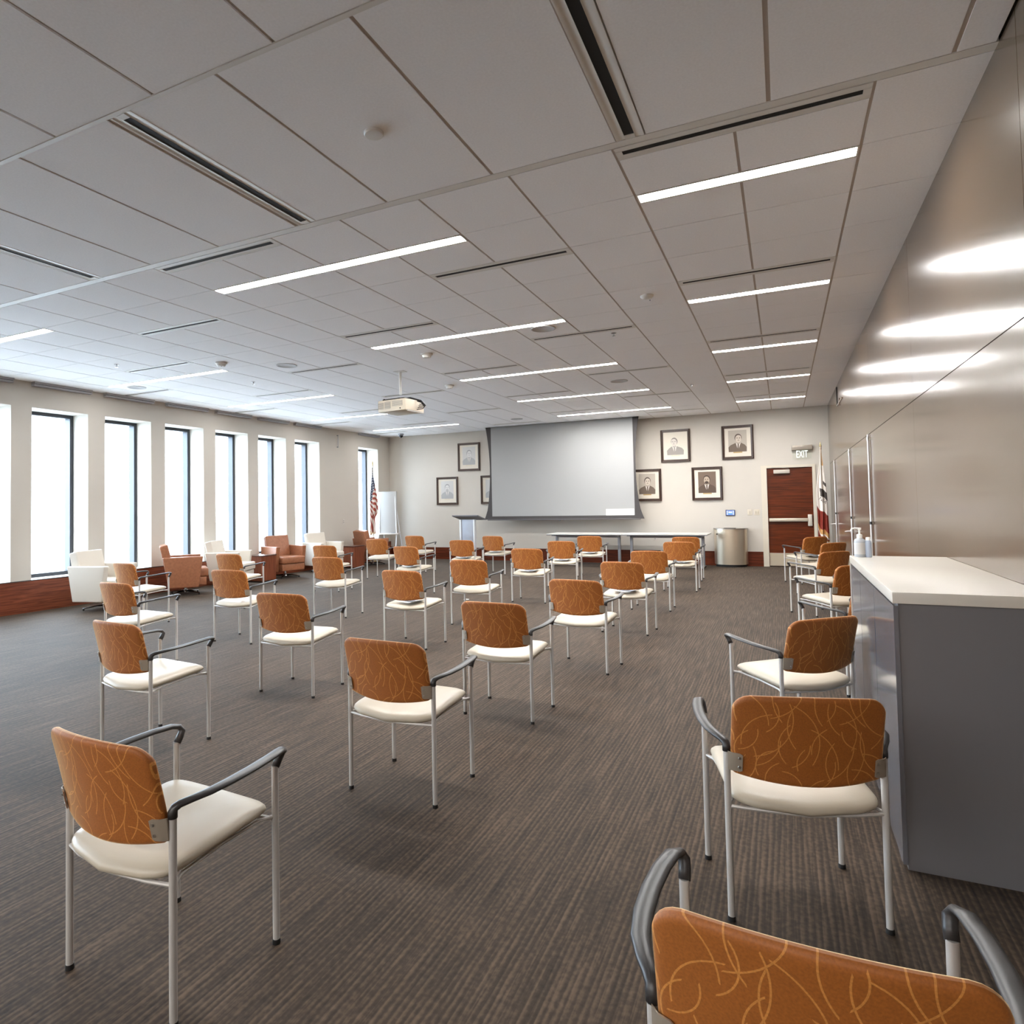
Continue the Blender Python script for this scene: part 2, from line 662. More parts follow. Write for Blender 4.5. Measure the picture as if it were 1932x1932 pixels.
# ground outside the windows
struct(MB().box((XL - 60, -50, -.35), (XL - WT, 70, -.3), mat('outside_paving', (196, 196, 195), .9)).build('ground'),
       'pale paving outside the windows')

# ------------------------------------------------------------------ ceiling
CX_ = [.439 - .607 * i for i in range(18)]       # x of the long grid lines (right to left)
Y0, PY = 3.465, .5965
ceil = MB().box((XL - .5, YB - .2, ZC + .10), (XR + .2, YF + .2, ZC + .16), M_SOFF).build('ceiling')
struct(ceil, 'suspended tile ceiling')
FW = .135


def light_cols(k):      # rows 1,5,9...: linear lamps
    if k % 4 != 1:
        return []
    return [(0, 2), (4, 8), (12, 16)]


def diff_cols(k):       # even rows: slot diffusers two tiles long
    if k % 2:
        return []
    if k % 4 == 0:
        r = [(0, 2), (6, 8), (12, 14)]
    else:
        r = [(3, 5), (9, 11)] + ([(15, 17)] if k >= 6 else [])
    return [(a, b) for a, b in r]


GX, GY = .016, .006
xs = [XR] + CX_ + [XL]
cols = []
prev = XR
for i, x in enumerate(CX_):
    if x - XL < .05:
        break
    cols.append((x, prev))       # (left, right)
    prev = x
cols.append((XL, prev))
tile_cache = {}
stuff = MB()
NR = 20
TROWS = 15
tile_ct = 0
for k in range(NR):
    ya, yb = Y0 + PY * k, min(Y0 + PY * (k + 1), YF)
    if yb - ya < .05:
        continue
    occ = light_cols(k) + diff_cols(k)
    for ci, (xa, xb) in enumerate(cols):
        y_start = ya
        idx = ci - 1
        if any(a <= idx < b for a, b in occ):
            y_start = ya + FW
        gl = GX / 2 if ci < len(cols) - 1 else 0
        gr = GX / 2 if ci > 0 else 0
        x0, x1, y0, y1 = xa + gl, xb - gr, y_start + GY / 2, yb - GY / 2
        if k < TROWS:
            key = (round(x1 - x0, 3), round(y1 - y0, 3))
            if key not in tile_cache:
                tb = MB().box((0, 0, 0), (key[0], key[1], .02), M_TILE)
                tile_cache[key] = tb.mesh('ceiling_tile')
            o = bpy.data.objects.new('ceiling_tile', tile_cache[key])
            COL.objects.link(o)
            o.parent = ceil
            o.location = (x0, y0, ZC)
            tile_ct += 1
        else:
            stuff.box((x0, y0, ZC), (x1, y1, ZC + .02), M_TILE)
so = stuff.build('far_ceiling_tiles', ceil)
so['kind'] = 'stuff'
# metal grid just above the tile faces
g = MB()
for x in CX_[:17]:
    g.box((x - .017, Y0 - .0, ZC + .005), (x + .017, YF, ZC + .019), M_GRID)
for k in range(0, NR + 1):
    y = min(Y0 + PY * k, YF - .01)
    g.box((XL, y - .012, ZC + .006), (XR, y + .012, ZC + .019), M_GRID)
go = g.build('ceiling_grid', ceil)

# plain strip between the two ceiling fields
MB().box((XL, 3.405, ZC - .001), (XR, 3.461, ZC + .02), M_METALW).build('ceiling_strip', ceil)
# near field of large panels
NP = .7265
nx = [-.005 - NP * i for i in range(-2, 15)]
pcache = {}


def near_panel(x0, x1, y0, y1):
    key = (round(x1 - x0, 3), round(y1 - y0, 3))
    if key not in pcache:
        pcache[key] = MB().box((0, 0, 0), (key[0], key[1], .02), M_TILE).mesh('ceiling_panel')
    o = bpy.data.objects.new('ceiling_panel', pcache[key])
    COL.objects.link(o)
    o.parent = ceil
    o.location = (x0, y0, ZC)


NDIFF = [-.74, -2.894, -5.09, -7.27]
for i in range(len(nx) - 1):
    xb, xa = nx[i], nx[i + 1]
    xa, xb = max(xa, XL), min(xb, XR)
    if xb - xa < .03:
        continue
    a0 = xa + .01
    if any(abs(xa - d) < .03 for d in NDIFF):
        a0 = xa + .148
    near_panel(a0, xb - .01, 2.03, 3.400)
    g2 = MB()
ng = MB()
for x in nx:
    if XL < x < XR:
        ng.box((x - .02, 2.02, ZC + .005), (x + .02, 3.405, ZC + .019), M_GRID)
for y in (2.015, .62, -.78, -2.18, -3.58, -4.98):
    ng.box((XL, y - .03, ZC + .008), (XR, y + .03, ZC + .019), M_GRID)
rows = [(2.0, .63), (.61, -.77), (-.79, -2.17), (-2.19, -3.57), (-3.59, -4.97), (-4.99, YB)]
for ri, (y1, y0) in enumerate(rows):
    off = -2.548 + 5 * NP + (0 if ri % 2 == 0 else .18)
    x = off
    while x > XL:
        xa, xb = max(x - NP, XL), min(x, XR)
        if xb > xa:
            near_panel(xa + .01, xb - .01, y0, y1)
        if XL < x < XR:
            ng.box((x - .02, y0, ZC + .009), (x + .02, y1, ZC + .019), M_GRID)
        x -= NP
ng.build('ceiling_grid', ceil)
MB().box((XL, 2.003, ZC - .003), (XR, 2.027, ZC + .006), M_METALW).build('ceiling_strip', ceil)

# ---- linear lamps: recessed trough with a glowing diffuser
LAMP_NAMES = {(1, 0): 'nearest ceiling lamp of the right-hand row, beside the right wall',
              (1, 4): 'nearest long ceiling lamp of the middle row',
              (1, 12): 'long ceiling lamp of the window row nearest the camera',
              (5, 0): 'second ceiling lamp of the right-hand row from the camera',
              (5, 4): 'second long ceiling lamp of the middle row, before the round grille',
              (5, 12): 'first long ceiling lamp near the window wall',
              (9, 0): 'third ceiling lamp of the right-hand row from the camera',
              (9, 4): 'third long ceiling lamp of the middle row, right of the projector',
              (9, 12): 'second long ceiling lamp of the window row, left of the projector',
              (13, 0): 'fourth ceiling lamp of the right-hand row from the camera',
              (13, 4): 'fourth long ceiling lamp of the middle row, before the screen',
              (13, 12): 'third long ceiling lamp of the window row, behind the projector',
              (17, 0): 'farthest ceiling lamp of the right-hand row, above the door side',
              (17, 4): 'farthest long ceiling lamp of the middle row, touching the screen top',
              (17, 12): 'farthest long ceiling lamp of the window row, near the corner camera'}


def lamp_parts(L, root, ml=None):
    W = .13
    f = MB()
    f.box((0, 0, 0), (L, .012, .012), M_METALW)
    f.box((0, W - .020, 0), (L, W, .012), M_METALW)
    f.box((0, W - .038, .006), (L, W - .026, .016), M_METALW)
    f.box((0, .012, 0), (.01, W - .022, .012), M_METALW)
    f.box((L - .01, .012, 0), (L, W - .022, .012), M_METALW)
    f.box((0, 0, .05), (L, W, .056), M_METALW)
    for a, b in (((0, 0), (L, .004)), ((0, W - .004), (L, W)), ((0, 0), (.004, W)), ((L - .004, 0), (L, W))):
        f.box((a[0], a[1], .012), (b[0], b[1], .05), M_METALW)
    f.build('lamp_frame', root)
    MB().box((.008, .010, .003), (L - .008, W - .036, .018), ml or M_LAMP).build('lamp_diffuser', root)


for (k, a), lb in LAMP_NAMES.items():
    b = [y for x, y in light_cols(k) if x == a][0]
    x1, x0 = CX_[a] - .006, CX_[b] + .006
    t = thing('linear_ceiling_lamp', lb, 'ceiling lamp', (x0, Y0 + PY * k + .003, ZC - .002), 0, 'linear lamps in the ceiling')
    lamp_parts(x1 - x0, t, M_LAMPD if a == 12 else None)     # the row by the windows is dimmed


for ri, yy in enumerate((-3.1, -5.4)):  # unseen lamps, added to light the near chairs from behind
    for x0, L, c in ((-2.0, 2.4, 'right'), (-5.6, 2.4, 'middle'), (-9.0, 2.4, 'window')):
        t = thing('linear_ceiling_lamp', 'added unseen ceiling lamp behind the camera, %s row, %s' % (c, ('first', 'second', 'third')[ri]), 'ceiling lamp', (x0, yy, ZC - .014), 0,
                  'linear lamps in the ceiling')
        lamp_parts(L, t)


def diffuser_parts(L, W, root):
    """slot air diffuser: flange, sloping cheeks, dark slot"""
    c = W / 2
    s = .021 if W < .14 else .026
    f = MB()
    prof = [(0, 0), (.016, 0), (.022, .002), (c - s - .004, .003), (c - s, .001), (c - s, .05), (0, .05)]
    f.prism(prof[::-1], 'x', .0, L, M_METALW)
    prof2 = [(W - y, z) for y, z in prof]
    f.prism(prof2, 'x', .0, L, M_METALW)
    f.box((0, c - s, 0), (.035, c + s, .05), M_METALW)
    f.box((L - .035, c - s, 0), (L, c + s, .05), M_METALW)
    f.build('diffuser_frame', root)
    MB().box((.035, c - s, .004), (L - .035, c + s, .045), M_BLACK).build('slot', root)  # flush black strip, paints the shade of a deep slot


AREA = ['', 'right-hand strip', '', '']


def diff_label(k, a):
    n = {0: 'nearest', 2: 'second', 4: 'third', 6: 'fourth', 8: 'fifth', 10: 'sixth', 12: 'seventh', 14: 'eighth', 16: 'ninth', 18: 'farthest'}[k]
    c = {0: 'right-hand strip beside the wall', 6: 'middle rows, left of centre', 12: 'rows near the windows',
         3: 'column right of the middle', 9: 'column left of the middle', 15: 'last column against the windows'}[a]
    return 'slot air vent in the %s cross row from the camera, %s' % (n, c)


for k in range(0, NR, 2):
    for a, b in diff_cols(k):
        x1 = CX_[a] - .006
        x0 = (CX_[b] if b < len(CX_) else XL) + .006
        x0 = max(x0, XL + .02)
        if Y0 + PY * k + FW > YF - .1:
            continue
        t = thing('slot_air_vent', diff_label(k, a), 'air vent', (x0, Y0 + PY * k + .002, ZC - .002), 0, 'slot air vents in the ceiling')
        diffuser_parts(x1 - x0, .128, t)
NL = ['lengthwise slot air vent in the near ceiling, cut by the right-hand grid corner',
      'long lengthwise slot air vent in the near ceiling, left of the round cover',
      'lengthwise slot air vent in the near ceiling, at the left picture edge',
      'lengthwise slot air vent in the near ceiling beside the window wall']
for d, lb in zip(NDIFF, NL):
    t = thing('slot_air_vent', lb, 'air vent', (d + .150, 2.03, ZC - .002), PI / 2, 'slot air vents in the ceiling')
    diffuser_parts(1.37, .145, t)


# round things on the ceiling
def ceiling_round(name, label, cat, x, y, prof, m, group=None, extra=None):
    t = thing(name, label, cat, (x, y, ZC), 0, group)
    # prof: (r, drop) from ceiling down
    p = [(r, -d) for r, d in prof][::-1]
    MB().lathe(p, m, 28).build('cover' if name != 'ceiling_speaker' else 'grille', t)
    if extra:
        extra(t)
    return t


DET = [(.052, 0), (.052, .012), (.045, .02), (.036, .034), (.03, .045), (.012, .05)]
ceiling_round('round_cover', 'flat round white cover on the near ceiling panels', 'cover plate', -1.822, 2.727,
              [(.05, 0), (.05, .012), (.046, .016), (.002, .017)], M_METALW)
DET2 = [(.075, 0), (.075, .018), (.06, .022), (.055, .04), (.045, .052), (.01, .055)]


def det_led(t):
    MB().cyl((.03, -.02, -.05), (.03, -.02, -.058), .006, .004, mat('dark_lens', (50, 50, 60), .2), 8).build('lens', t)


for x, y, lb in [(-3.981, 7.074, 'white smoke detector on the ceiling just before the projector'),
                 (-4.734, 9.136, 'white smoke detector on the ceiling behind the projector, right side'),
                 (-6.538, 6.143, 'white smoke detector on the ceiling above the window lamps')]:
    ceiling_round('smoke_detector', lb, 'smoke detector', x, y, DET2, M_METALW, 'detectors on the ceiling', det_led)
MS = [(.06, 0), (.06, .01), (.05, .02), (.03, .028), (.01, .03)]
ceiling_round('motion_sensor', 'small white oval sensor on the plain tiles of the right half', 'sensor', -1.08, 6.11, MS, M_METALW, None, det_led)
SPK = [(.135, 0), (.135, .006), (.12, .008), (.115, .004), (.002, .005)]
M_GRILLE = mat('speaker_grille', (186, 184, 184), .6)
for x, y, lb in [(-2.303, 6.702, 'round ceiling speaker behind the second middle lamp'),
                 (-5.927, 6.702, 'round ceiling speaker left of the projector'),
                 (-2.277, 10.237, 'round ceiling speaker among the far middle lamps'),
                 (-5.348, 13.6, 'farthest round ceiling speaker, left of the screen top'),
                 (-8.943, 6.721, 'round ceiling speaker nearest the window wall')]:
    ceiling_round('ceiling_speaker', lb, 'speaker', x, y, SPK, M_GRILLE, 'round ceiling speakers')
SPR = [(.03, 0), (.03, .006), (.012, .01), (.01, .03), (.02, .034), (.02, .038), (.002, .04)]
for x, y, lb in [(-7.745, 5.528, 'sprinkler head on the ceiling at the far left'),
                 (-7.135, 7.329, 'sprinkler head on the ceiling left of the projector'),
                 (-1.664, 7.278, 'sprinkler head on the ceiling right of the second row of vents'),
                 (-1.3, 11.2, 'sprinkler head on the far ceiling before the portraits')]:
    ceiling_round('sprinkler_head', lb, 'sprinkler', x, y, SPR, M_CHROME, 'ceiling sprinkler heads')
t = thing('dome_camera', 'grey dome security camera on the ceiling in the far left corner', 'camera', (-9.05, 14.62, ZC))
MB().lathe([(.06, -.05), (.07, -.03), (.075, 0)], mat('camera_grey', (150, 152, 158), .4), 20).build('housing', t)
MB().lathe([(.005, -.11), (.03, -.103), (.05, -.08), (.058, -.05)], mat('camera_dome', (40, 42, 48), .15), 20).build('dome', t)

# shade cassettes along the window wall
SH = [(3.39, 4.26), (4.52, 5.38), (5.66, 6.54), (6.78, 7.67), (7.95, 8.85), (9.06, 9.96), (10.19, 11.09), (11.3, 12.2), (13.78, 14.66)]
SHL = ['above the window outside the left picture edge', 'above the window at the far left', 'above the leftmost window in view', 'above the white armchair by the windows',
       'above the second full window', 'above the third full window', 'above the fourth full window', 'above the fifth full window',
       'above the corner window behind the flag']
M_SHADE = mat('shade_cassette_grey', (176, 176, 180), .5)
for (a, b), lb in zip(SH, SHL):
    t = thing('shade_cassette', 'grey roller shade housing %s' % lb, 'window shade', (XL, (a + b) / 2, ZC), 0, 'roller shade housings')
    L = (b - a) / 2
    MB().box((0, -L, -.03), (.09, L, 0), M_SHADE).box((0, -L, -.062), (.075, L, -.036), M_SHADE).build('housing', t)
    MB().box((.003, -L + .01, -.036), (.07, L - .01, -.03), M_BLACK).build('slot', t)

# ================================================================== CHAIRS
def ease(t):
    return t * t * (3 - 2 * t)


def backrest_mesh():
    nu, nv = 28, 18
    H0, H1 = .504, .780
    th = .014

    def outline(v):
        # half width at height fraction v
        z = H0 + (H1 - H0) * v
        wmax = .236
        return wmax

    def P(u, v, side):
        a = 2 * u - 1
        hw = .237
        # rounded rectangle mapping: clamp corners
        r = .055
        x = a * hw
        z0 = H0 - .022 * (1 - a * a)
        z1 = H1 + .010 * (1 - a * a)
        # corner rounding at top
        dx = abs(x) - (hw - r)
        if dx > 0:
            z1 -= r - math.sqrt(max(r * r - dx * dx, 0))
            rb = .018
        dxb = abs(x) - (hw - .018)
        if dxb > 0:
            z0 += .018 - math.sqrt(max(.018 ** 2 - dxb * dxb, 0))
        z = z0 + (z1 - z0) * v
        vv = (z - H0) / (H1 - H0)
        lean = .062 * max(vv, 0) ** 1.15
        bow = (.050 - .010 * vv) * (1 - (x / .24) ** 2)
        y = .002 - bow - lean
        # soft rim: thickness falls to nothing at the edge
        eu = min(u, 1 - u) * 2 * hw
        ev = min(v, 1 - v) * (z1 - z0)
        e = min(eu, ev)
        k = math.sqrt(max(0, 1 - (1 - min(e / .016, 1)) ** 2))
        return (x, y + side * th * (.25 + .75 * k) + (.0 if side > 0 else 0), z)
    # nonuniform sampling near rim
    def samp(n):
        out = []
        for i in range(n + 1):
            t = i / n
            out.append(.5 - .5 * math.cos(PI * t) if True else t)
        return out
    U, V = samp(nu), samp(nv)
    mb = MB()
    for side in (-1, 1):
        vs = [P(u, v, side) for v in V for u in U]
        fs = []
        for j in range(nv):
            for i in range(nu):
                q = (j * (nu + 1) + i, j * (nu + 1) + i + 1, (j + 1) * (nu + 1) + i + 1, (j + 1) * (nu + 1) + i)
                fs.append(q if side < 0 else q[::-1])
        mb.add(vs, fs, M_FABRIC, True)
    # rim
    loop = [(i, 0) for i in range(nu)] + [(nu, j) for j in range(nv)] + [(nu - i, nv) for i in range(nu)] + [(0, nv - j) for j in range(nv)]
    vs = []
    for i, j in loop:
        vs.append(P(U[i], V[j], -1))
        vs.append(P(U[i], V[j], 1))
    n = len(loop)
    fs = [(2 * i, 2 * i + 1, 2 * ((i + 1) % n) + 1, 2 * ((i + 1) % n)) for i in range(n)]
    mb.add(vs, fs, M_FABRIC, True)
    return mb


def seat_mesh():
    """cushion: plan outline with bowed rear edge, rounded profile, low rear roll"""
    hw = .238

    def outline(t):
        # t in 0..1 round the plan, returns (x,y)
        a = 2 * PI * t
        c, s_ = math.cos(a), math.sin(a)
        e = .19
        x = hw * math.copysign(abs(c) ** e, c)
        y = .196 * math.copysign(abs(s_) ** e, s_)
        yy = .186 + y
        bow = 1 - (x / hw) ** 2
        if s_ < 0:
            yy -= .052 * bow * min(1, abs(s_) * 1.4)
        else:
            yy += .020 * bow * min(1, abs(s_) * 1.4)
        return x, yy
    n = 56
    cx, cy = 0, .17
    # profile: (inset factor, z offset)
    prof = [(.86, .0), (.94, .004), (.985, .012), (1.0, .021), (.990, .029), (.955, .037), (.88, .0445), (.7, .050), (.35, .051)]
    zb = .391
    vs, fs = [], []
    for k, dz in prof:
        for i in range(n):
            x, y = outline(i / n)
            X, Y = cx + (x - cx) * k, cy + (y - cy) * k
            v = (Y + .05) / .45
            tilt = .036 * v
            sag = -.010 * (1 - (X / hw) ** 2) * (1 if v < .9 else .6)
            drop = -.012 * max(0, (v - .82) / .18) ** 2 * (1 if dz > .02 else .3)
            vs.append((X, Y, zb + dz + tilt + sag + drop))
    for j in range(len(prof) - 1):
        for i in range(n):
            fs.append((j * n + i, j * n + (i + 1) % n, (j + 1) * n + (i + 1) % n, (j + 1) * n + i))
    fs.append(list(range(n))[::-1])
    o = len(prof) * n
    vs.append((cx, cy, zb + .051 + .011 - .010))
    for i in range(n):
        fs.append(((len(prof) - 1) * n + i, (len(prof) - 1) * n + (i + 1) % n, o))
    return MB().add(vs, fs, M_SEAT, True)


def arm_mesh(s):
    P = [(.2475, 0, .572), (.2475, 0, .588), (.249, .005, .599), (.256, .018, .606), (.270, .045, .6115), (.286, .09, .617),
         (.293, .16, .622), (.292, .24, .6265), (.284, .32, .630), (.271, .385, .631), (.259, .410, .6245), (.250, .4125, .610), (.2475, .402, .592), (.2475, .390, .574)]
    Rr = [(.0135, .0135), (.0138, .0135), (.0135, .012), (.0140, .0100), (.016, .0088), (.0190, .0084), (.0205, .0084), (.0208, .0084),
          (.0205, .0086), (.0190, .0090), (.0165, .0100), (.0145, .0115), (.0138, .013), (.0135, .0135)]
    pts = [(s * x, y, z) for x, y, z in P]
    mb = MB()
    Pv = [Vector(p) for p in pts]
    n = 12
    vs = []
    for i, p in enumerate(Pv):
        t = (Pv[min(i + 1, len(Pv) - 1)] - Pv[max(i - 1, 0)]).normalized()
        sd = Vector((1, 0, 0)) - t * t.x
        sd.normalize()
        u = sd.cross(t)
        ra, rb = Rr[i]
        for k in range(n):
            a = 2 * PI * k / n
            vs.append(p + sd * (ra * math.cos(a)) + u * (rb * math.sin(a)))
    fs = [(i * n + k, i * n + (k + 1) % n, (i + 1) * n + (k + 1) % n, (i + 1) * n + k) for i in range(len(Pv) - 1) for k in range(n)]
    fs += [list(range(n))[::-1], [(len(Pv) - 1) * n + k for k in range(n)]]
    mb.add(vs, [f[::-1] for f in fs], M_ARM, True)
    return mb


def make_chair(label):
    t = thing('armchair', label, 'chair', (0, 0, 0), 0, 'rust-backed chairs spaced over the carpet')
    backrest_mesh().build('backrest', t, sharp=False)
    seat_mesh().build('seat', t, sharp=False)
    for s in (-1, 1):
        for y in (0, .388):
            l = MB().cyl((s * .2475, y, .010), (s * .2475, y, .578), .0112, .0112, M_LEG, 14).build('leg', t)
            MB().cyl((s * .2475, y, 0), (s * .2475, y, .016), .0135, .0128, M_FOOT, 12).build('foot_glide', l)
        arm_mesh(s).build('armrest', t, sharp=False)
        # plate turns from the backrest to the leg
        pl = MB()
        vs, fs = [], []
        X = [.2055, .213, .222, .234, .2475]
        for i, x in enumerate(X):
            for yo in (-.004, 0):
                for z in (.514, .578):
                    lean = .062 * max(z - .504, 0) ** 1.15 / .276 ** 1.15
                    yy = (.002 - .050 * (1 - (x / .24) ** 2) - .017 - lean + yo) if x < .24 else -.010 + yo - lean * .4
                    vs.append((s * x, yy, z + (.004 if (i == 0 and z < .55) else (-.004 if i == 0 else 0))))
        for i in range(len(X) - 1):
            a, b = i * 4, (i + 1) * 4
            fs += [(a, a + 1, b + 1, b), (a + 2, b + 2, b + 3, a + 3), (a, b, b + 2, a + 2), (a + 1, a + 3, b + 3, b + 1)]
        fs += [(0, 2, 3, 1), (len(X) * 4 - 4, len(X) * 4 - 3, len(X) * 4 - 1, len(X) * 4 - 2)]
        if s < 0:
            fs = [f[::-1] for f in fs]
        plate = pl.add(vs, fs, M_PLATE).build('bracket', t)
        for z in (.530, .562):
            x = .2145
            y = .002 - .050 * (1 - (x / .24) ** 2) - .021 - .062 * max(z - .504, 0) ** 1.15 / .276 ** 1.15
            MB().cyl((s * x, y, z), (s * x, y - .003, z), .0055, .0045, M_STEEL, 8).build('screw', plate)
    fr = MB()
    # rear rail bowing under the cushion, side rails, front rail
    fr.sweep([(-.2475, 0, .386), (-.16, -.022, .387), (0, -.034, .382), (.16, -.022, .387), (.2475, 0, .386)], (.006, .006), M_LEG, 8)
    for s in (-1, 1):
        fr.sweep([(s * .2475, 0, .388), (s * .222, .05, .390), (s * .212, .2, .402), (s * .222, .34, .412), (s * .2475, .388, .414)], (.006, .006), M_LEG, 8)
    fr.sweep([(-.2475, .388, .403), (-.15, .375, .402), (.15, .375, .402), (.2475, .388, .403)], (.007, .007), M_LEG, 8)
    fr.build('seat_frame', t)
    return t


# id, x, y, angle in degrees, label
CH = [
    (14, -1.812, 1.297, -2.6, 'patterned rust armchair cut by the lower left picture corner'),
    (1, -1.775, 2.731, -1.6, 'patterned rust armchair alone in the middle of the near carpet'),
    (3, -1.757, 4.012, -1.5, 'rust armchair directly behind the large central one, in its column'),
    (4, -1.601, 5.390, -4.4, 'fourth rust armchair of the column right of centre, counted from the camera'),
    (5, -1.590, 7.100, -4.0, 'fifth rust armchair of the column right of centre, handout on its seat'),
    (22, -1.606, 8.735, 0.2, 'sixth rust armchair of the column right of centre, half hidden'),
    (23, -1.510, 10.740, 0.0, 'seventh rust armchair of the column right of centre'),
    (24, -1.590, 12.180, 1.0, 'farthest rust armchair of the column right of centre, before the table end'),
    (13, -3.550, 2.590, -5.0, 'nearest rust armchair of the third column from the windows, at left'),
    (2, -3.474, 3.891, 2.8, 'second rust armchair of the third column, left of the large central one'),
    (6, -3.480, 5.640, -2.0, 'third rust armchair of the third column, pen and paper on its seat'),
    (7, -3.360, 6.930, 2.0, 'fourth rust armchair of the third column from the windows, empty seat'),
    (27, -3.350, 8.836, 2.7, 'fifth rust armchair of the third column from the windows'),
    (26, -3.420, 10.660, 4.0, 'sixth rust armchair of the third column, before the folding tables'),
    (25, -3.380, 12.300, 4.0, 'farthest rust armchair of the third column, under the screen'),
    (12, -5.480, 3.960, -3.0, 'nearest rust armchair of the second column from the windows'),
    (9, -5.353, 5.165, 3.8, 'second rust armchair of the second column from the windows'),
    (8, -5.370, 6.850, 2.0, 'third rust armchair of the second column from the windows'),
    (31, -5.440, 8.930, -4.0, 'fourth rust armchair of the second column, papers on its seat'),
    (29, -5.330, 10.690, 4.0, 'fifth rust armchair of the second column, before the lectern'),
    (28, -5.340, 12.150, -6.0, 'farthest rust armchair of the second column, right of the lectern'),
    (11, -7.430, 5.460, -7.0, 'nearest rust armchair of the window-side column, beside white lounge chair'),
    (10, -7.250, 6.980, 1.0, 'second rust armchair of the window-side column, right of the brown lounge chair'),
    (33, -7.040, 8.900, 2.0, 'third rust armchair of the window-side column, behind another armchair'),
    (32, -7.210, 10.720, 3.0, 'fourth rust armchair of the window-side column, right of the farthest lounge chair'),
    (30, -7.160, 12.100, -3.0, 'farthest rust armchair of the window-side column, near the baseboard'),
    (34, .019, 1.166, 0.0, 'rust armchair nearest the camera, only its armrest tip in the photograph'),
    (15, .035, 2.486, 16.7, 'large rust armchair in the lower right corner, cut by the picture edge'),
    (16, .140, 4.090, 43.8, 'turned rust armchair against the grey counter side, facing the windows'),
    (18, .560, 5.600, 43.0, 'rust armchair mostly hidden behind the counter end'),
    (17, .560, 7.330, 44.5, 'second rust armchair beyond the counter, along the right wall'),
    (19, .500, 9.080, 44.0, 'third rust armchair beyond the counter, along the right wall'),
    (20, .600, 10.850, 45.0, 'fourth rust armchair beyond the counter, only its top in view'),
    (21, .430, 12.400, 40.0, 'farthest rust armchair of the right wall row, handout on its seat'),
]
proto = make_chair(CH[0][4])
bpy.context.view_layer.update()
PT = tree(proto)
for i, (cid, x, y, a, lb) in enumerate(CH):
    o = proto if i == 0 else dup(PT)
    o.location = (x, y, 0)
    o.rotation_euler = (0, 0, math.radians(a))
    o['label'] = lb
CPOS = {c[0]: c[1:4] for c in CH}


def on_seat(cid, lx, ly, extra=0):
    x, y, a = CPOS[cid]
    a = math.radians(a)
    return x + lx * math.cos(a) - ly * math.sin(a), y + lx * math.sin(a) + ly * math.cos(a), a + extra


def sheet_mesh(w_, l_, curl=.012, z=0):
    n = 8
    vs, fs = [], []
    for j in range(2):
        for i in range(n + 1):
            u = i / n
            zz = z + curl * (2 * u - 1) ** 4 + .002 * math.sin(u * 7)
            for h in (0, .0012):
                vs.append(((u - .5) * w_, (j - .5) * l_, zz + h))
    def I(j, i, h):
        return (j * (n + 1) + i) * 2 + h
    for i in range(n):
        fs.append((I(0, i, 1), I(0, i + 1, 1), I(1, i + 1, 1), I(1, i, 1)))
        fs.append((I(0, i, 0), I(1, i, 0), I(1, i + 1, 0), I(0, i + 1, 0)))
        for j in (0, 1):
            q = (I(j, i, 0), I(j, i + 1, 0), I(j, i + 1, 1), I(j, i, 1))
            fs.append(q if j == 0 else q[::-1])
    fs.append((I(0, 0, 0), I(0, 0, 1), I(1, 0, 1), I(1, 0, 0)))
    fs.append((I(0, n, 0), I(1, n, 0), I(1, n, 1), I(0, n, 1)))
    return vs, fs


SEATZ = .452
M_INK = mat('grey_ink', (120, 124, 132), .7)
M_PEN = mat('dark_pen', (40, 44, 60), .35)
HAND = [(5, 'fifth chair right of centre'), (6, 'third chair of the third column'), (31, 'fourth chair of the second column'),
        (27, 'fifth chair of the third column'), (26, 'sixth chair of the third column'), (25, 'farthest chair of the third column'),
        (28, 'farthest chair of the second column'), (29, 'fifth chair of the second column'), (21, 'farthest chair of the right wall row'),
        (23, 'seventh chair right of centre')]
for cid, lb in HAND:
    x, y, a = on_seat(cid, .02 + random.uniform(-.03, .03), .085, random.uniform(-.3, .3))
    t = thing('handout', 'white paper handout lying on the %s' % lb, 'paper', (x, y, SEATZ + .004), a, 'handouts left on seats')
    vs, fs = sheet_mesh(.26, .19, .022)
    MB().add(vs, fs, mat('handout_paper', (214, 218, 224), .6), False).build('sheet', t)
    vs, fs = sheet_mesh(.14, .10, .004, .003)
    o = MB().add(vs, fs, mat('handout_photo', (112, 116, 124), .6), False).build('printed_picture', t)
    if cid in (5, 6, 31):
        px, py, pa = on_seat(cid, -.02, .06, .3)
        p = MB().cyl((-.07, 0, .016), (.07, 0, .016), .0045, .0045, M_PEN, 8).cyl((.07, 0, .016), (.082, 0, .016), .004, .001, M_STEEL, 8)
        po = p.build('pen', None, (px, py, SEATZ + .004))
        po.rotation_euler = (0, 0, pa)
        tag(po, 'dark pen lying on the handout of the %s' % lb, 'pen', 'pens on the handouts')
sp = MB().box((-.035, -.02, 0), (.035, .02, .006), M_PAPER, .002).build('paper_scrap', None, (-4.35, 8.83, .001))
tag(sp, 'white paper scrap on the carpet behind the central chairs', 'paper')


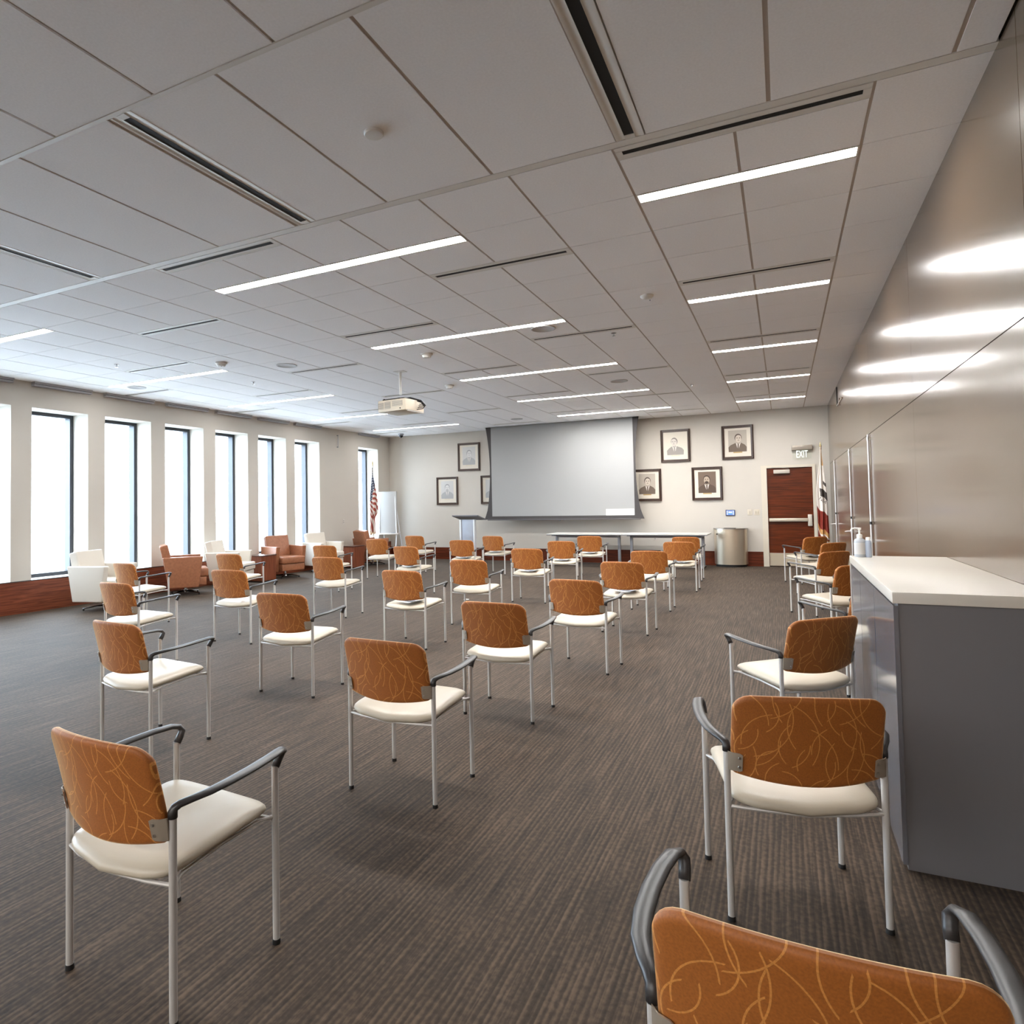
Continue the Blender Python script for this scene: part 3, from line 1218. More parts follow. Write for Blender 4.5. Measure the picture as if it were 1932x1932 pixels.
# ================================================================== LOUNGE CHAIRS
def make_lounge(m, label, group):
    t = thing('lounge_chair', label, 'lounge chair', (0, 0, 0), 0, group)
    # local: +y front, side panels taper towards the floor
    for s in (-1, 1):
        x0, x1 = s * .35, s * .262
        poly = [(-.28, .65), (.34, .65), (.27, .14), (-.19, .14)]
        bm = bmesh.new()
        va = [bm.verts.new((x0, p[0], p[1])) for p in poly]
        vb = [bm.verts.new((x1, p[0], p[1])) for p in poly]
        bm.faces.new(va if s < 0 else va[::-1])
        bm.faces.new(vb[::-1] if s < 0 else vb)
        for i in range(4):
            j = (i + 1) % 4
            q = (va[i], vb[i], vb[j], va[j])
            bm.faces.new(q if s > 0 else q[::-1])
        bmesh.ops.recalc_face_normals(bm, faces=bm.faces[:])
        bmesh.ops.bevel(bm, geom=bm.edges[:], offset=.018, segments=3, profile=.6, affect='EDGES')
        MB().bm(bm, m, True).build('arm_panel', t, sharp=False)
    # back: leaning slab
    bm = bmesh.new()
    poly = [(-.20, .22), (-.06, .26), (-.20, .865), (-.325, .83)]
    va = [bm.verts.new((-.260, p[0], p[1])) for p in poly]
    vb = [bm.verts.new((.260, p[0], p[1])) for p in poly]
    bm.faces.new(va)
    bm.faces.new(vb[::-1])
    for i in range(4):
        j = (i + 1) % 4
        bm.faces.new((va[i], vb[i], vb[j], va[j]))
    bmesh.ops.recalc_face_normals(bm, faces=bm.faces[:])
    bmesh.ops.bevel(bm, geom=bm.edges[:], offset=.022, segments=3, profile=.6, affect='EDGES')
    MB().bm(bm, m, True).build('backrest', t, sharp=False)
    # upper back wings fill the full width above the arms
    MB().box((-.260, -.10, .30), (.260, .43, .445), m, .03).build('seat_cushion', t, sharp=False)
    MB().box((-.257, -.19, .16), (.257, .40, .298), m, .015).build('seat_base', t, sharp=False)
    b = MB()
    b.cyl((0, .08, .07), (0, .08, .165), .028, .028, M_CHROME, 16)
    b.cyl((0, .08, .035), (0, .08, .075), .05, .04, M_CHROME, 16)
    b.box((-.11, -.03, .15), (.11, .19, .162), M_FOOT)
    b.build('post', t)
    for k in range(4):
        a = PI / 4 + k * PI / 2
        c, s = math.cos(a), math.sin(a)
        l = MB().sweep([(0.03 * c, .08 + .03 * s, .055), (.15 * c, .08 + .15 * s, .050), (.30 * c, .08 + .30 * s, .026)],
                       [(.022, .014), (.020, .012), (.014, .008)], M_CHROME, 8)
        lo = l.build('base_leg', t)
        MB().cyl((.29 * c, .08 + .29 * s, 0), (.29 * c, .08 + .29 * s, .022), .014, .012, M_FOOT, 10).build('glide', lo)
    return t


LG = [
    ('w', -9.10, 6.25, -74, 'cream lounge chair at the left picture edge, before the windows'),
    ('b', -9.27, 7.79, -38, 'brown lounge chair seen from its side, by the second full window'),
    ('w', -9.27, 8.84, -66, 'cream lounge chair between the two nearer brown ones'),
    ('b', -9.40, 10.45, -106, 'brown lounge chair turned to the room, seat front in view'),
    ('w', -9.38, 11.72, -98, 'farthest cream lounge chair, beside the wide pier'),
    ('b', -9.20, 13.32, -22, 'farthest brown lounge chair, before the flag'),
]
pw = pb_ = None
for k, x, y, a, lb in LG:
    if k == 'w':
        if pw is None:
            o = make_lounge(M_LWHITE, lb, 'lounge chairs along the windows')
            pw = tree(o)
        else:
            o = dup(pw)
    else:
        if pb_ is None:
            o = make_lounge(M_LBROWN, lb, 'lounge chairs along the windows')
            pb_ = tree(o)
        else:
            o = dup(pb_)
    o.location = (x, y, 0)
    o.rotation_euler = (0, 0, math.radians(a))
    o['label'] = lb


def side_table(x, y, rz, label):
    t = thing('side_table', label, 'side table', (x, y, 0), rz, 'box side tables by the lounge chairs')
    MB().box((-.20, -.20, .03), (.20, .20, .50), M_BOX).build('body', t)
    MB().box((-.21, -.21, .50), (.21, .21, .525), mat('table_top_dark', (88, 62, 52), .18), .004).build('table_top', t)
    MB().box((-.18, -.18, 0), (.18, .18, .03), M_FOOT).build('plinth', t)


side_table(-9.28, 9.70, 0, 'brown box side table left of the room-facing brown lounge chair')
side_table(-9.16, 12.55, 0, 'brown box side table before the farthest brown lounge chair')

# ================================================================== FAR WALL
# projection screen
t = thing('projection_screen', 'large white pull-down projection screen with dark curved borders', 'projection screen', (-4.755, 14.75, 1.03))
hw0 = 1.757
zt, zb = ZC - 1.03, .095
MB().box((-hw0 - .0, -.002, zb), (hw0, .002, zt), M_SCREEN).build('screen_fabric', t)
bd = MB()
for s in (-1, 1):
    n = 20
    vs, fs = [], []
    for i in range(n + 1):
        v = i / n
        z = .02 + (zt - .02) * v
        edge = .035 + .11 * abs(v - .53) ** 2.0 / .25
        if v < .12:
            edge += .045 * ((.12 - v) / .12) ** 1.3
        for x in (hw0 - .006, hw0 + edge):
            for y in (-.004, .004):
                vs.append((s * x, y, z))
    for i in range(n):
        a, b = i * 4, (i + 1) * 4
        q = [(a, a + 2, b + 2, b), (a + 1, b + 1, b + 3, a + 3), (a + 2, a + 3, b + 3, b + 2), (a, b, b + 1, a + 1)]
        fs += q if s > 0 else [x[::-1] for x in q]
    bd.add(vs, fs, M_SBLACK)
bd.box((-hw0, -.004, .03), (hw0, .004, zb + .005), M_SBLACK)
bd.build('screen_border', t)
MB().box((-1.875, -.02, .0), (1.875, .02, .032), mat('screen_bar', (82, 78, 78), .5), .006).build('bottom_bar', t)
MB().cyl((0, -.02, .0), (0, -.02, -.02), .02, .02, M_TLEG, 10).build('pull_tab', t)
lab = MB().box((1.10, -.006, zb + .005), (1.735, -.003, zb + .15), M_PAPER)
lab.box((1.34, -.0075, zb + .075), (1.50, -.006, zb + .080), M_INK)
lab.box((1.30, -.0075, zb + .045), (1.56, -.006, zb + .049), M_INK)
lab.build('notice_sheet', t)
MB().box((-1.9, -.06, zt), (1.9, .06, zt + .03), M_METALW).build('ceiling_slot', t)


# portraits
def ell(cx, cz, rx, rz, n=20, a0=0, a1=2 * PI):
    return [(cx + rx * math.cos(a0 + (a1 - a0) * i / n), cz + rz * math.sin(a0 + (a1 - a0) * i / n)) for i in range(n if a1 - a0 > 6.2 else n + 1)]


def portrait(x, z, label, kind):
    W, Hh = .64, .735
    t = thing('framed_portrait', label, 'picture', (x, YF, z), 0, 'framed portraits on the front wall')
    fr = MB()
    fw = .055
    for s in (-1, 1):
        fr.prism([(s * W / 2, -.0), (s * W / 2, -.03), (s * (W / 2 - .02), -.045), (s * (W / 2 - fw), -.022), (s * (W / 2 - fw), 0)][::(1 if s < 0 else -1)],
                 'z', -Hh / 2, Hh / 2, M_PICF)
        fr.box((-W / 2 + .02, -.044, s * Hh / 2), (W / 2 - .02, 0, s * (Hh / 2 - .02)), M_PICF)
        fr.box((-W / 2 + .02, -.030, s * (Hh / 2 - .018)), (W / 2 - .02, 0, s * (Hh / 2 - fw)), M_PICF)
    fr.build('frame', t)
    MB().box((-W / 2 + fw - .005, -.012, -Hh / 2 + fw - .005), (W / 2 - fw + .005, -.002, Hh / 2 - fw + .005), M_MATB).build('mount', t)
    # print: flat layers, back to front
    P = MB()
    tone = {'light': ((196, 190, 184), (150, 144, 138), (206, 198, 190), (132, 126, 120)),
            'mid': ((176, 166, 154), (104, 90, 78), (198, 186, 172), (84, 72, 64)),
            'dark': ((112, 94, 80), (88, 72, 60), (178, 160, 142), (70, 56, 48)),
            'pale': ((196, 194, 191), (164, 163, 163), (208, 205, 202), (150, 148, 148))}[kind[0]]
    bgc, coat, skin, hair = [mat('print_%s_%d' % (kind[0], i), c, .7) for i, c in enumerate(tone)]
    shirt = mat('print_shirt', (214, 208, 200), .7)
    shade = mat('print_shade_%s' % kind[0], tuple(int(v * .84) for v in tone[2]), .7)
    y = [-.0125]

    def layer(poly, m):
        y[0] -= .0004
        if len(poly) != 4 or m is not bgc:
            poly = [(px * 1.17, zb_ + (pz - zb_) * 1.17) for px, pz in poly]
        P.prism(poly, 'y', y[0], y[0] + .0004, m)
    pw_, ph_ = .185, .235
    cz = .028
    zb_ = cz - ph_
    if kind[1] != 'nobg':
        layer([(-pw_, cz - ph_), (pw_, cz - ph_), (pw_, cz + ph_), (-pw_, cz + ph_)], bgc)
    zb_ = cz - ph_
    tx = kind[2] * .02
    sh = [(-.155, zb_), (-.16, zb_ + .085), (-.125, zb_ + .125), (-.05 + tx, zb_ + .165), (.05 + tx, zb_ + .165), (.12, zb_ + .13), (.155, zb_ + .085), (.15, zb_)]
    layer(sh, coat)
    layer([(-.042 + tx, zb_ + .165), (tx * .5, zb_ + .02), (.042 + tx, zb_ + .165)], shirt)
    layer([(-.012 + tx, zb_ + .15), (tx * .5 - .012, zb_ + .04), (tx * .5, zb_ + .022), (tx * .5 + .012, zb_ + .04), (.012 + tx, zb_ + .15)], coat)
    layer([(-.03 + tx, zb_ + .15), (.03 + tx, zb_ + .15), (.028 + tx, zb_ + .20), (-.028 + tx, zb_ + .20)], shade)
    hc = zb_ + .245
    layer(ell(tx, hc + .014, .062, .076), hair)
    layer(ell(tx + kind[2] * .004, hc - .004, .052, .070), skin)
    layer(ell(tx + kind[2] * .012, hc + .024, .046, .040, 12, 0.15, PI - .15), skin)
    for s in (-1, 1):
        layer(ell(tx + s * .021 + kind[2] * .006, hc + .008, .011, .006, 10), hair)
        layer([(tx + s * .034 + kind[2] * .005, hc + .022), (tx + s * .010 + kind[2] * .005, hc + .022), (tx + s * .010 + kind[2] * .005, hc + .018), (tx + s * .034 + kind[2] * .005, hc + .018)][::(1 if s < 0 else -1)], hair)
    layer([(tx - .006 + kind[2] * .01, hc - .018), (tx + .008 + kind[2] * .01, hc - .018), (tx + .003 + kind[2] * .01, hc + .006)], shade)
    layer(ell(tx + kind[2] * .008, hc - .034, .018, .0045, 10), hair)
    if kind[3]:
        layer(ell(tx + kind[2] * .004, hc - .048, .034, .026, 14), shade if kind[3] == 1 else hair)
    P.build('portrait_print', t)
    if kind[4]:
        MB().box((-.09, -.0145, -.232), (.09, -.012, -.208), mat('brass_name_plate', (176, 148, 100), .4, .4)).build('name_plate', t)
    else:
        MB().box((-.09, -.0135, -.232), (.09, -.012, -.216), mat('pale_name_plate', (206, 194, 168), .6)).build('name_plate', t)


PIC = [(-2.155, 2.680, 'framed portrait on white paper, upper row just right of the screen', ('light', 'nobg', -1, 0, 0)),
       (-.855, 2.682, 'framed portrait, highest at right, nearest the exit sign', ('mid', 'bg', 0.6, 0, 1)),
       (-1.503, 1.803, 'framed portrait on a dark ground, white coat front, lower row above the bin', ('dark', 'bg', -.3, 2, 1)),
       (-2.805, 1.806, 'framed portrait partly covered by the right screen edge', ('mid', 'bg', .4, 0, 1)),
       (-7.352, 2.683, 'framed portrait, upper one left of the screen', ('pale', 'bg', .3, 0, 0)),
       (-6.705, 1.810, 'framed portrait mostly hidden behind the left screen edge', ('pale', 'bg', .8, 0, 0)),
       (-8.007, 1.808, 'framed portrait of a bearded sitter, leftmost on the wall', ('pale', 'bg', 0, 1, 0))]
for x, z, lb, kd in PIC:
    portrait(x, z, lb, kd)

# exit sign
t = thing('exit_sign', 'EXIT sign with white letters hanging over the door', 'sign', (.378, YF, 2.49))
MB().box((-.191, -.10, -.045), (.191, 0, .055), mat('sign_housing', (150, 140, 128), .4, .3), .006).build('housing', t)
MB().box((-.175, -.062, -.232), (.175, -.056, -.045), glass_mat('sign_acrylic', (.97, .985, .975), .01)).build('sign_plate', t)
me = text_mesh('EXIT', .215, mat('exit_letter_glow', (245, 250, 245), .5, emit=(236, 246, 236), estr=.17), .003)
lo = bpy.data.objects.new('letters', me)
COL.objects.link(lo)
lo.parent = t
lo.location = (0.0, -.066, -.138)
lo.rotation_euler = (PI / 2, 0, 0)
lo.scale = (.50, 1, 1)

# wall devices
t = thing('control_panel', 'dark blue touch panel with a white icon, above the bin', 'control panel', (-1.045, YF, 1.152))
MB().box((-.095, -.02, -.065), (.095, 0, .065), mat('panel_bezel', (56, 62, 84), .3), .004).build('bezel', t)
pn = MB().box((-.082, -.0215, -.05), (.082, -.0195, .05), mat('panel_screen', (70, 90, 140), .2, emit=(80, 100, 150), estr=.4))
Mic = mat('panel_icon', (235, 240, 250), .4, emit=(230, 236, 250), estr=.8)
pn.box((-.03, -.0225, .0), (.03, -.0215, .022), Mic).box((-.04, -.0225, -.03), (.04, -.0215, -.004), mat('panel_blue', (40, 90, 190), .3, emit=(40, 90, 190), estr=.6))
for s in (-1, 1):
    for zz in (-.03, 0, .03):
        pn.box((s * .06 - .006, -.0225, zz - .006), (s * .06 + .006, -.0215, zz + .006), Mic)
pn.build('display', t)
for x, wd, n_, lb in [(-.657, .09, 1, 'single light switch plate left of the door'), (-.516, .105, 2, 'double light switch plate beside the door')]:
    t = thing('switch_plate', lb, 'light switch', (x, YF, 1.157), 0, 'switch plates left of the door')
    Mp = mat('switch_plate_cream', (206, 196, 178), .45)
    MB().box((-wd / 2, -.008, -.062), (wd / 2, 0, .062), Mp, .003).build('plate', t)
    for k in range(n_):
        cx = (k - (n_ - 1) / 2) * .046
        MB().box((cx - .013, -.013, -.03), (cx + .013, -.008, .03), mat('switch_rocker', (188, 178, 160), .4), .002).build('rocker', t)
for x, y, z, ax, lb in [(-2.66, YF, .60, 'y', 'power outlet on the front wall under the folding tables'),
                        (XL, 13.1, 1.07, 'x', 'small outlet plate on the window wall pier by the far window')]:
    t = thing('wall_outlet', lb, 'outlet', (x, y, z), 0 if ax == 'y' else PI / 2)
    MB().box((-.035, -.007, -.06), (.035, 0, .06), mat('outlet_plate', (200, 194, 186), .5), .003).build('plate', t)
    for dz in (-.022, .022):
        MB().box((-.014, -.009, dz - .013), (.014, -.007, dz + .013), mat('outlet_face', (150, 146, 142), .5)).build('socket', t)
t = thing('pier_rod', 'thin grey rod hanging on the pier between the far windows', 'fixture', (XL, 12.885, 2.90))  # plain rod between two clips, a wall mount
MB().cyl((.03, 0, 0), (.03, 0, .30), .006, .006, M_TLEG, 8).build('rod', t)
MB().box((0, -.012, .0), (.036, .012, .02), M_TLEG).box((0, -.012, .285), (.036, .012, .305), M_TLEG).build('clip', t)

# folding tables
def fold_table(x0, x1, label):
    y0, y1 = 14.04, 14.80
    c = ((x0 + x1) / 2, (y0 + y1) / 2, 0)
    t = thing('folding_table', label, 'table', c, 0, 'grey tables under the screen')
    hx, hy = (x1 - x0) / 2, (y1 - y0) / 2
    MB().box((-hx, -hy, .712), (hx, hy, .74), M_TABLE, .004).box((-hx + .002, -hy - .002, .708), (hx - .002, -hy + .012, .722), mat('table_edge', (96, 98, 106), .5)).build('tabletop', t)
    for s in (-1, 1):
        lx = s * (hx - .13)
        l = MB()
        l.box((lx - .03, -.03, .05), (lx + .03, .03, .70), M_TLEG, .008)
        l.sweep([(lx, -hy + .05, .03), (lx, -.05, .055), (lx, .05, .055), (lx, hy - .05, .03)], [(.024, .014), (.03, .02), (.03, .02), (.024, .014)], M_TLEG, 8)
        l.box((lx - .035, -hy + .08, .685), (lx + .035, hy - .08, .712), M_TLEG)
        lo = l.build('leg', t)
        for e in (-1, 1):
            MB().cyl((lx, e * (hy - .06), 0), (lx, e * (hy - .06), .03), .02, .02, M_FOOT, 10).build('caster', lo)
    MB().box((-hx + .15, -.012, .64), (hx - .15, .012, .70), M_TLEG).build('beam', t)


fold_table(-4.86, -3.165, 'left of the two joined grey tables under the screen')
fold_table(-3.155, -1.41, 'right of the two joined grey tables, ending beside the bin')

# bin: bow-fronted steel receptacle
t = thing('waste_bin', 'bow-fronted brushed steel waste bin against the front wall', 'bin', (-1.05, 15.215, 0))
n = 28


def bin_outline(hw, d, n=n):
    return [(-hw, 0)] + [(-hw * math.cos(PI * i / n) ** 1 if True else 0, -d * (math.sin(PI * i / n) ** .62)) for i in range(1, n)] + [(hw, 0)]


M_BIN = mat('brushed_steel_bin', (214, 202, 182), .30, .85)
o1 = bin_outline(.335, .36)
MB().prism(o1[::1], 'z', .05, .80, M_BIN).build('body', t)
MB().prism(bin_outline(.31, .33), 'z', 0, .05, M_FOOT).build('plinth', t)
MB().prism(bin_outline(.345, .372), 'z', .80, .822, M_STEEL).build('lid', t)
MB().box((-.12, -.34, .822), (.12, -.12, .826), M_BLACK).build('opening', t)
MB().cyl((-.25, -.27, .70), (-.262, -.29, .70), .014, .014, M_FOOT, 10).build('lock', t)

# lectern
t = thing('lectern', 'slim silver lectern with a sloping grey top, left of the screen', 'lectern', (-6.93, 14.22, 0))
M_LECT = mat('lectern_silver', (172, 178, 190), .4, .35)
MB().box((-.165, -.02, .03), (.165, .02, 1.07), M_LECT, .006).build('front_panel', t)
MB().box((-.20, -.05, .03), (-.165, .05, 1.07), mat('lectern_edge', (216, 218, 222), .35, .4), .006).box((.165, -.05, .03), (.20, .05, 1.07), mat('lectern_edge'), .006).build('post', t)
tp = MB()
tp.prism([(-.17, 1.155), (-.17, 1.180), (.33, 1.075), (.33, 1.050)][::-1], 'x', -.345, .345, mat('lectern_top', (112, 112, 118), .45))
tp.build('reading_top', t)
MB().box((-.28, -.2, 0), (.28, .22, .03), M_TLEG, .008).build('base', t)


# flags
def flag(name, label, x, y, ztop, m, mfr, cloth_top, cloth_bot, wfun, m_pole, text=None):
    t = thing(name, label, 'flag', (x, y, 0))
    MB().lathe([(.14, 0), (.14, .02), (.12, .035), (.03, .06), (.02, .08)], mat('flag_base_gold', (120, 98, 62), .35, .7), 24).build('base', t)
    MB().cyl((0, 0, .05), (0, 0, ztop - .16), .0125, .0125, m_pole, 12).build('pole', t)
    MB().lathe([(.008, ztop - .16), (.02, ztop - .15), (.012, ztop - .13), (.022, ztop - .09), (.010, ztop - .04), (.002, ztop)], mat('finial_gold', (170, 150, 110), .3, .8), 14).build('finial', t)
    nz, nu = 46, 44
    vs, fs = [], []
    for j in range(nz + 1):
        v = j / nz
        z = cloth_top + (cloth_bot - cloth_top) * v
        l, r, dep = wfun(v)
        for i in range(nu + 1):
            u = i / nu
            xx = l + (r - l) * u
            yy = -dep * (.55 + .45 * math.sin(u * 4.5 * PI + v * 2.2)) * (.35 + .65 * math.sin(PI * min(max(u, .04), .96)))
            zz = z - .05 * v * math.sin(u * 2.6 * PI) - (.10 * v * (1 - abs(2 * u - 1)))
            vs.append((xx + .006 * math.sin(v * 9 + u * 5), yy, zz))
    for j in range(nz):
        for i in range(nu):
            fs.append((j * (nu + 1) + i, (j + 1) * (nu + 1) + i, (j + 1) * (nu + 1) + i + 1, j * (nu + 1) + i + 1))
    o = MB().add(vs, fs, m, True).build('cloth', t, sharp=False)
    md = o.modifiers.new('thickness', 'SOLIDIFY')
    md.thickness = .003
    uv = o.data.uv_layers.new(name='uv')
    for p in o.data.polygons:
        for li in p.loop_indices:
            vi = o.data.loops[li].vertex_index
            uv.data[li].uv = ((vi % (nu + 1)) / nu, 1 - (vi // (nu + 1)) / nz)
    # fringe along the lower edge and the free side
    fr = MB()
    pts = [vs[nz * (nu + 1) + i] for i in range(nu + 1)]
    fr.sweep([(p[0], p[1], p[2] - .004) for p in pts], (.008, .014), mfr, 6)
    fr.build('fringe', t)
    return t, vs, (nz, nu)


def flag_us_material():
    m = bpy.data.materials.new('stripe_flag_cloth')
    m.use_nodes = True
    nt = m.node_tree
    b = nt.nodes['Principled BSDF']
    b.inputs['Roughness'].default_value = .6
    uv = nd(nt, 'ShaderNodeUVMap')
    uv.uv_map = 'uv'
    sp_ = nd(nt, 'ShaderNodeSeparateXYZ')
    nt.links.new(uv.outputs[0], sp_.inputs[0])
    U, V = sp_.outputs[0], sp_.outputs[1]
    # slanting stripes in the upper half, near vertical ones below
    bend = math_(nt, 'POWER', math_(nt, 'SUBTRACT', 1.0, V), 1.5)
    ph = math_(nt, 'ADD', math_(nt, 'MULTIPLY', V, math_(nt, 'SUBTRACT', 15.0, math_(nt, 'MULTIPLY', bend, 9.0))),
               math_(nt, 'MULTIPLY', U, math_(nt, 'ADD', -1.2, math_(nt, 'MULTIPLY', bend, 6.0))))
    fr_ = math_(nt, 'FRACT', ph)
    red = math_(nt, 'GREATER_THAN', fr_, .5)
    mx = nd(nt, 'ShaderNodeMix', data_type='RGBA')
    mx.inputs['A'].default_value = (*s2l((222, 212, 204)), 1)
    mx.inputs['B'].default_value = (*s2l((152, 62, 48)), 1)
    nt.links.new(red, mx.inputs['Factor'])
    # canton with pale stars
    can = math_(nt, 'GREATER_THAN', math_(nt, 'SUBTRACT', V, math_(nt, 'MULTIPLY', U, .30)), .46)
    vo = nd(nt, 'ShaderNodeTexVoronoi')
    vo.inputs['Scale'].default_value = 1
    vo.inputs['Randomness'].default_value = .15
    mp = nd(nt, 'ShaderNodeMapping')
    mp.inputs['Scale'].default_value = (5, 26, 1)
    nt.links.new(uv.outputs[0], mp.inputs[0])
    nt.links.new(mp.outputs[0], vo.inputs[0])
    star = math_(nt, 'LESS_THAN', vo.outputs['Distance'], .26)
    c2 = nd(nt, 'ShaderNodeMix', data_type='RGBA')
    c2.inputs['A'].default_value = (*s2l((62, 72, 96)), 1)
    c2.inputs['B'].default_value = (*s2l((210, 214, 222)), 1)
    nt.links.new(star, c2.inputs['Factor'])
    m3_ = nd(nt, 'ShaderNodeMix', data_type='RGBA')
    nt.links.new(can, m3_.inputs['Factor'])
    nt.links.new(mx.outputs['Result'], m3_.inputs['A'])
    nt.links.new(c2.outputs['Result'], m3_.inputs['B'])
    nt.links.new(m3_.outputs['Result'], b.inputs['Base Color'])
    return m


def wf_us(v):
    # left edge, right edge, depth
    l = -.02 - .055 * ease(min(v / .5, 1)) - .02 * max(0, v - .6)
    r = .012 + .155 * ease(min(v / .62, 1)) if v < .68 else .167 - .10 * ease(min((v - .68) / .1, 1))
    return l, r, .03 + .05 * v


M_GOLD = mat('gold_fringe', (206, 176, 120), .6)
flag('striped_flag', 'red and white striped flag with starred blue corner in the far left corner', -9.53, 13.98, 2.64, flag_us_material(), M_GOLD, 2.44,
     .80, wf_us, mat('pole_brass', (190, 180, 160), .35, .6))


def flag_ca_material():
    m = bpy.data.materials.new('state_flag_cloth')
    m.use_nodes = True
    nt = m.node_tree
    b = nt.nodes['Principled BSDF']
    b.inputs['Roughness'].default_value = .6
    uv = nd(nt, 'ShaderNodeUVMap')
    uv.uv_map = 'uv'
    sp_ = nd(nt, 'ShaderNodeSeparateXYZ')
    nt.links.new(uv.outputs[0], sp_.inputs[0])
    U, V = sp_.outputs[0], sp_.outputs[1]
    d = math_(nt, 'ADD', V, math_(nt, 'MULTIPLY', U, .09))     # slanting bands
    def band(a, b_):
        return math_(nt, 'MULTIPLY', math_(nt, 'GREATER_THAN', d, a), math_(nt, 'LESS_THAN', d, b_))
    cur = nd(nt, 'ShaderNodeMix', data_type='RGBA')
    cur.inputs['A'].default_value = (*s2l((224, 216, 208)), 1)
    cur.inputs['B'].default_value = (*s2l((128, 40, 24)), 1)
    red = math_(nt, 'MAXIMUM', band(.17, .36), band(-.2, .10))
    nt.links.new(red, cur.inputs['Factor'])
    # dark bear-shaped patch near the free edge
    nz = nd(nt, 'ShaderNodeTexNoise')
    nz.inputs['Scale'].default_value = 7
    nt.links.new(uv.outputs[0], nz.inputs[0])
    bear = math_(nt, 'MULTIPLY', band(.515, .60), math_(nt, 'GREATER_THAN', math_(nt, 'ADD', U, math_(nt, 'MULTIPLY', nz.outputs[0], .25)), .42))
    bear2 = math_(nt, 'MULTIPLY', band(.66, .70), math_(nt, 'GREATER_THAN', U, .68))
    c2 = nd(nt, 'ShaderNodeMix', data_type='RGBA')
    nt.links.new(cur.outputs['Result'], c2.inputs['A'])
    c2.inputs['B'].default_value = (*s2l((62, 54, 50)), 1)
    nt.links.new(math_(nt, 'MAXIMUM', bear, bear2), c2.inputs['Factor'])
    # gold edge line between
    c3 = nd(nt, 'ShaderNodeMix', data_type='RGBA')
    nt.links.new(c2.outputs['Result'], c3.inputs['A'])
    c3.inputs['B'].default_value = (*s2l((198, 150, 92)), 1)
    top = math_(nt, 'MULTIPLY', math_(nt, 'GREATER_THAN', V, .80), math_(nt, 'GREATER_THAN', U, .55))
    nt.links.new(math_(nt, 'MAXIMUM', band(.12, .17), top), c3.inputs['Factor'])
    nt.links.new(c3.outputs['Result'], b.inputs['Base Color'])
    return m


def wf_ca(v):
    l = -.015 - .08 * ease(min(v / .5, 1))
    r = .015 + .085 * ease(min(v / .7, 1))
    return l, r, .03 + .04 * v


t, fv, (nz_, nu_) = flag('state_flag', 'white flag with a red band and dark emblem on a pole right of the door', .705, 14.86, 2.575, flag_ca_material(), M_GOLD, 2.47,
                        .62, wf_ca, mat('pole_brass'))
me = text_mesh('NIA', .095, mat('flag_letters', (66, 58, 56), .7), .0012)
lo = bpy.data.objects.new('flag_lettering', me)
COL.objects.link(lo)
lo.parent = t
lo.location = (.005, -.112, 1.385)
lo.rotation_euler = (PI / 2, math.radians(40), 0)

# flip-chart easel in the corner
t = thing('easel_board', 'grey board on a white easel with a tray, in the far left corner', 'easel', (-9.43, 14.52, 0), math.radians(4))
MB().box((-.30, -.012, .72), (.27, .012, 1.82), mat('easel_panel', (164, 161, 157), .6), .006).build('board', t)
MB().box((-.33, -.11, .685), (.36, .01, .72), mat('easel_tray', (206, 200, 194), .45), .005).build('tray', t)
MB().box((.13, -.07, .722), (.22, -.03, .742), M_TLEG, .004).build('eraser', t)
lg = mat('easel_leg_white', (222, 224, 228), .35)
for s in (-1, 1):
    MB().sweep([(s * .22, 0, 1.70), (s * .26, -.02, .7), (s * .32, -.22, 0)], (.013, .013), lg, 8).build('leg', t)
    MB().sweep([(s * .20, .03, 1.6), (s * .28, .34, 0)], (.012, .012), lg, 8).build('leg', t)

# projector on its pole
PX, PYj = -4.842, 7.827
t = thing('ceiling_projector', 'beige projector hanging from the ceiling on a white pole', 'projector', (PX, PYj, ZC))
MB().cyl((0, 0, -.335), (0, 0, 0), .019, .019, M_METALW, 16).build('pole', t)
MB().box((-.08, -.06, -.006), (.08, .06, -.0), M_METALW).build('ceiling_plate', t)
zb_ = 2.76 - ZC
M_PJ = mat('projector_beige', (206, 194, 174), .45)
# body axes from the footprint: near corner N, left corner L, right corner R
N_, L_, R_ = Vector((-4.632, 7.604)), Vector((-5.116, 7.655)), Vector((-4.587, 8.050))
ang = math.atan2((N_ - L_).y, (N_ - L_).x)
wd, dp, hh = .487, .447, .165
body = bpy.data.objects.new('body', None)
c0 = L_
mbp = MB().box((0, 0, 0), (wd, dp, hh), M_PJ, .018)
bo = mbp.build('body', t)
bo.location = (L_.x - PX, L_.y - PYj, zb_)
bo.rotation_euler = (0, 0, ang)
bo['label'] = 'beige projector casing'
Mv = mat('projector_vent', (150, 144, 136), .6)
for a, b, z0, z1 in [(.012, .105, .04, .13), (.125, .23, .04, .135), (.26, .44, .065, .14)]:
    v = MB().box((a, -.004, z0), (b, .0, z1), Mv)
    for k in range(5):
        zz = z0 + (z1 - z0) * (k + .5) / 5
        v.box((a, -.007, zz - .003), (b, -.004, zz + .003), M_PJ)
    v.build('vent', bo)
MB().cyl((.40, -.006, .03), (.40, .002, .03), .009, .009, M_BLACK, 10).build('sensor', bo)
MB().box((wd - .002, .04, -.012), (wd + .006, dp - .02, .01), Mv).build('rail', bo)
MB().box((.05, .05, hh), (wd - .06, dp - .06, hh + .02), M_FOOT).build('mount_plate', bo)
MB().cyl((wd / 2 - .01, dp / 2, hh), (wd / 2 - .01, dp / 2, hh + .05), .055, .04, M_FOOT, 14).build('mount_hub', bo)
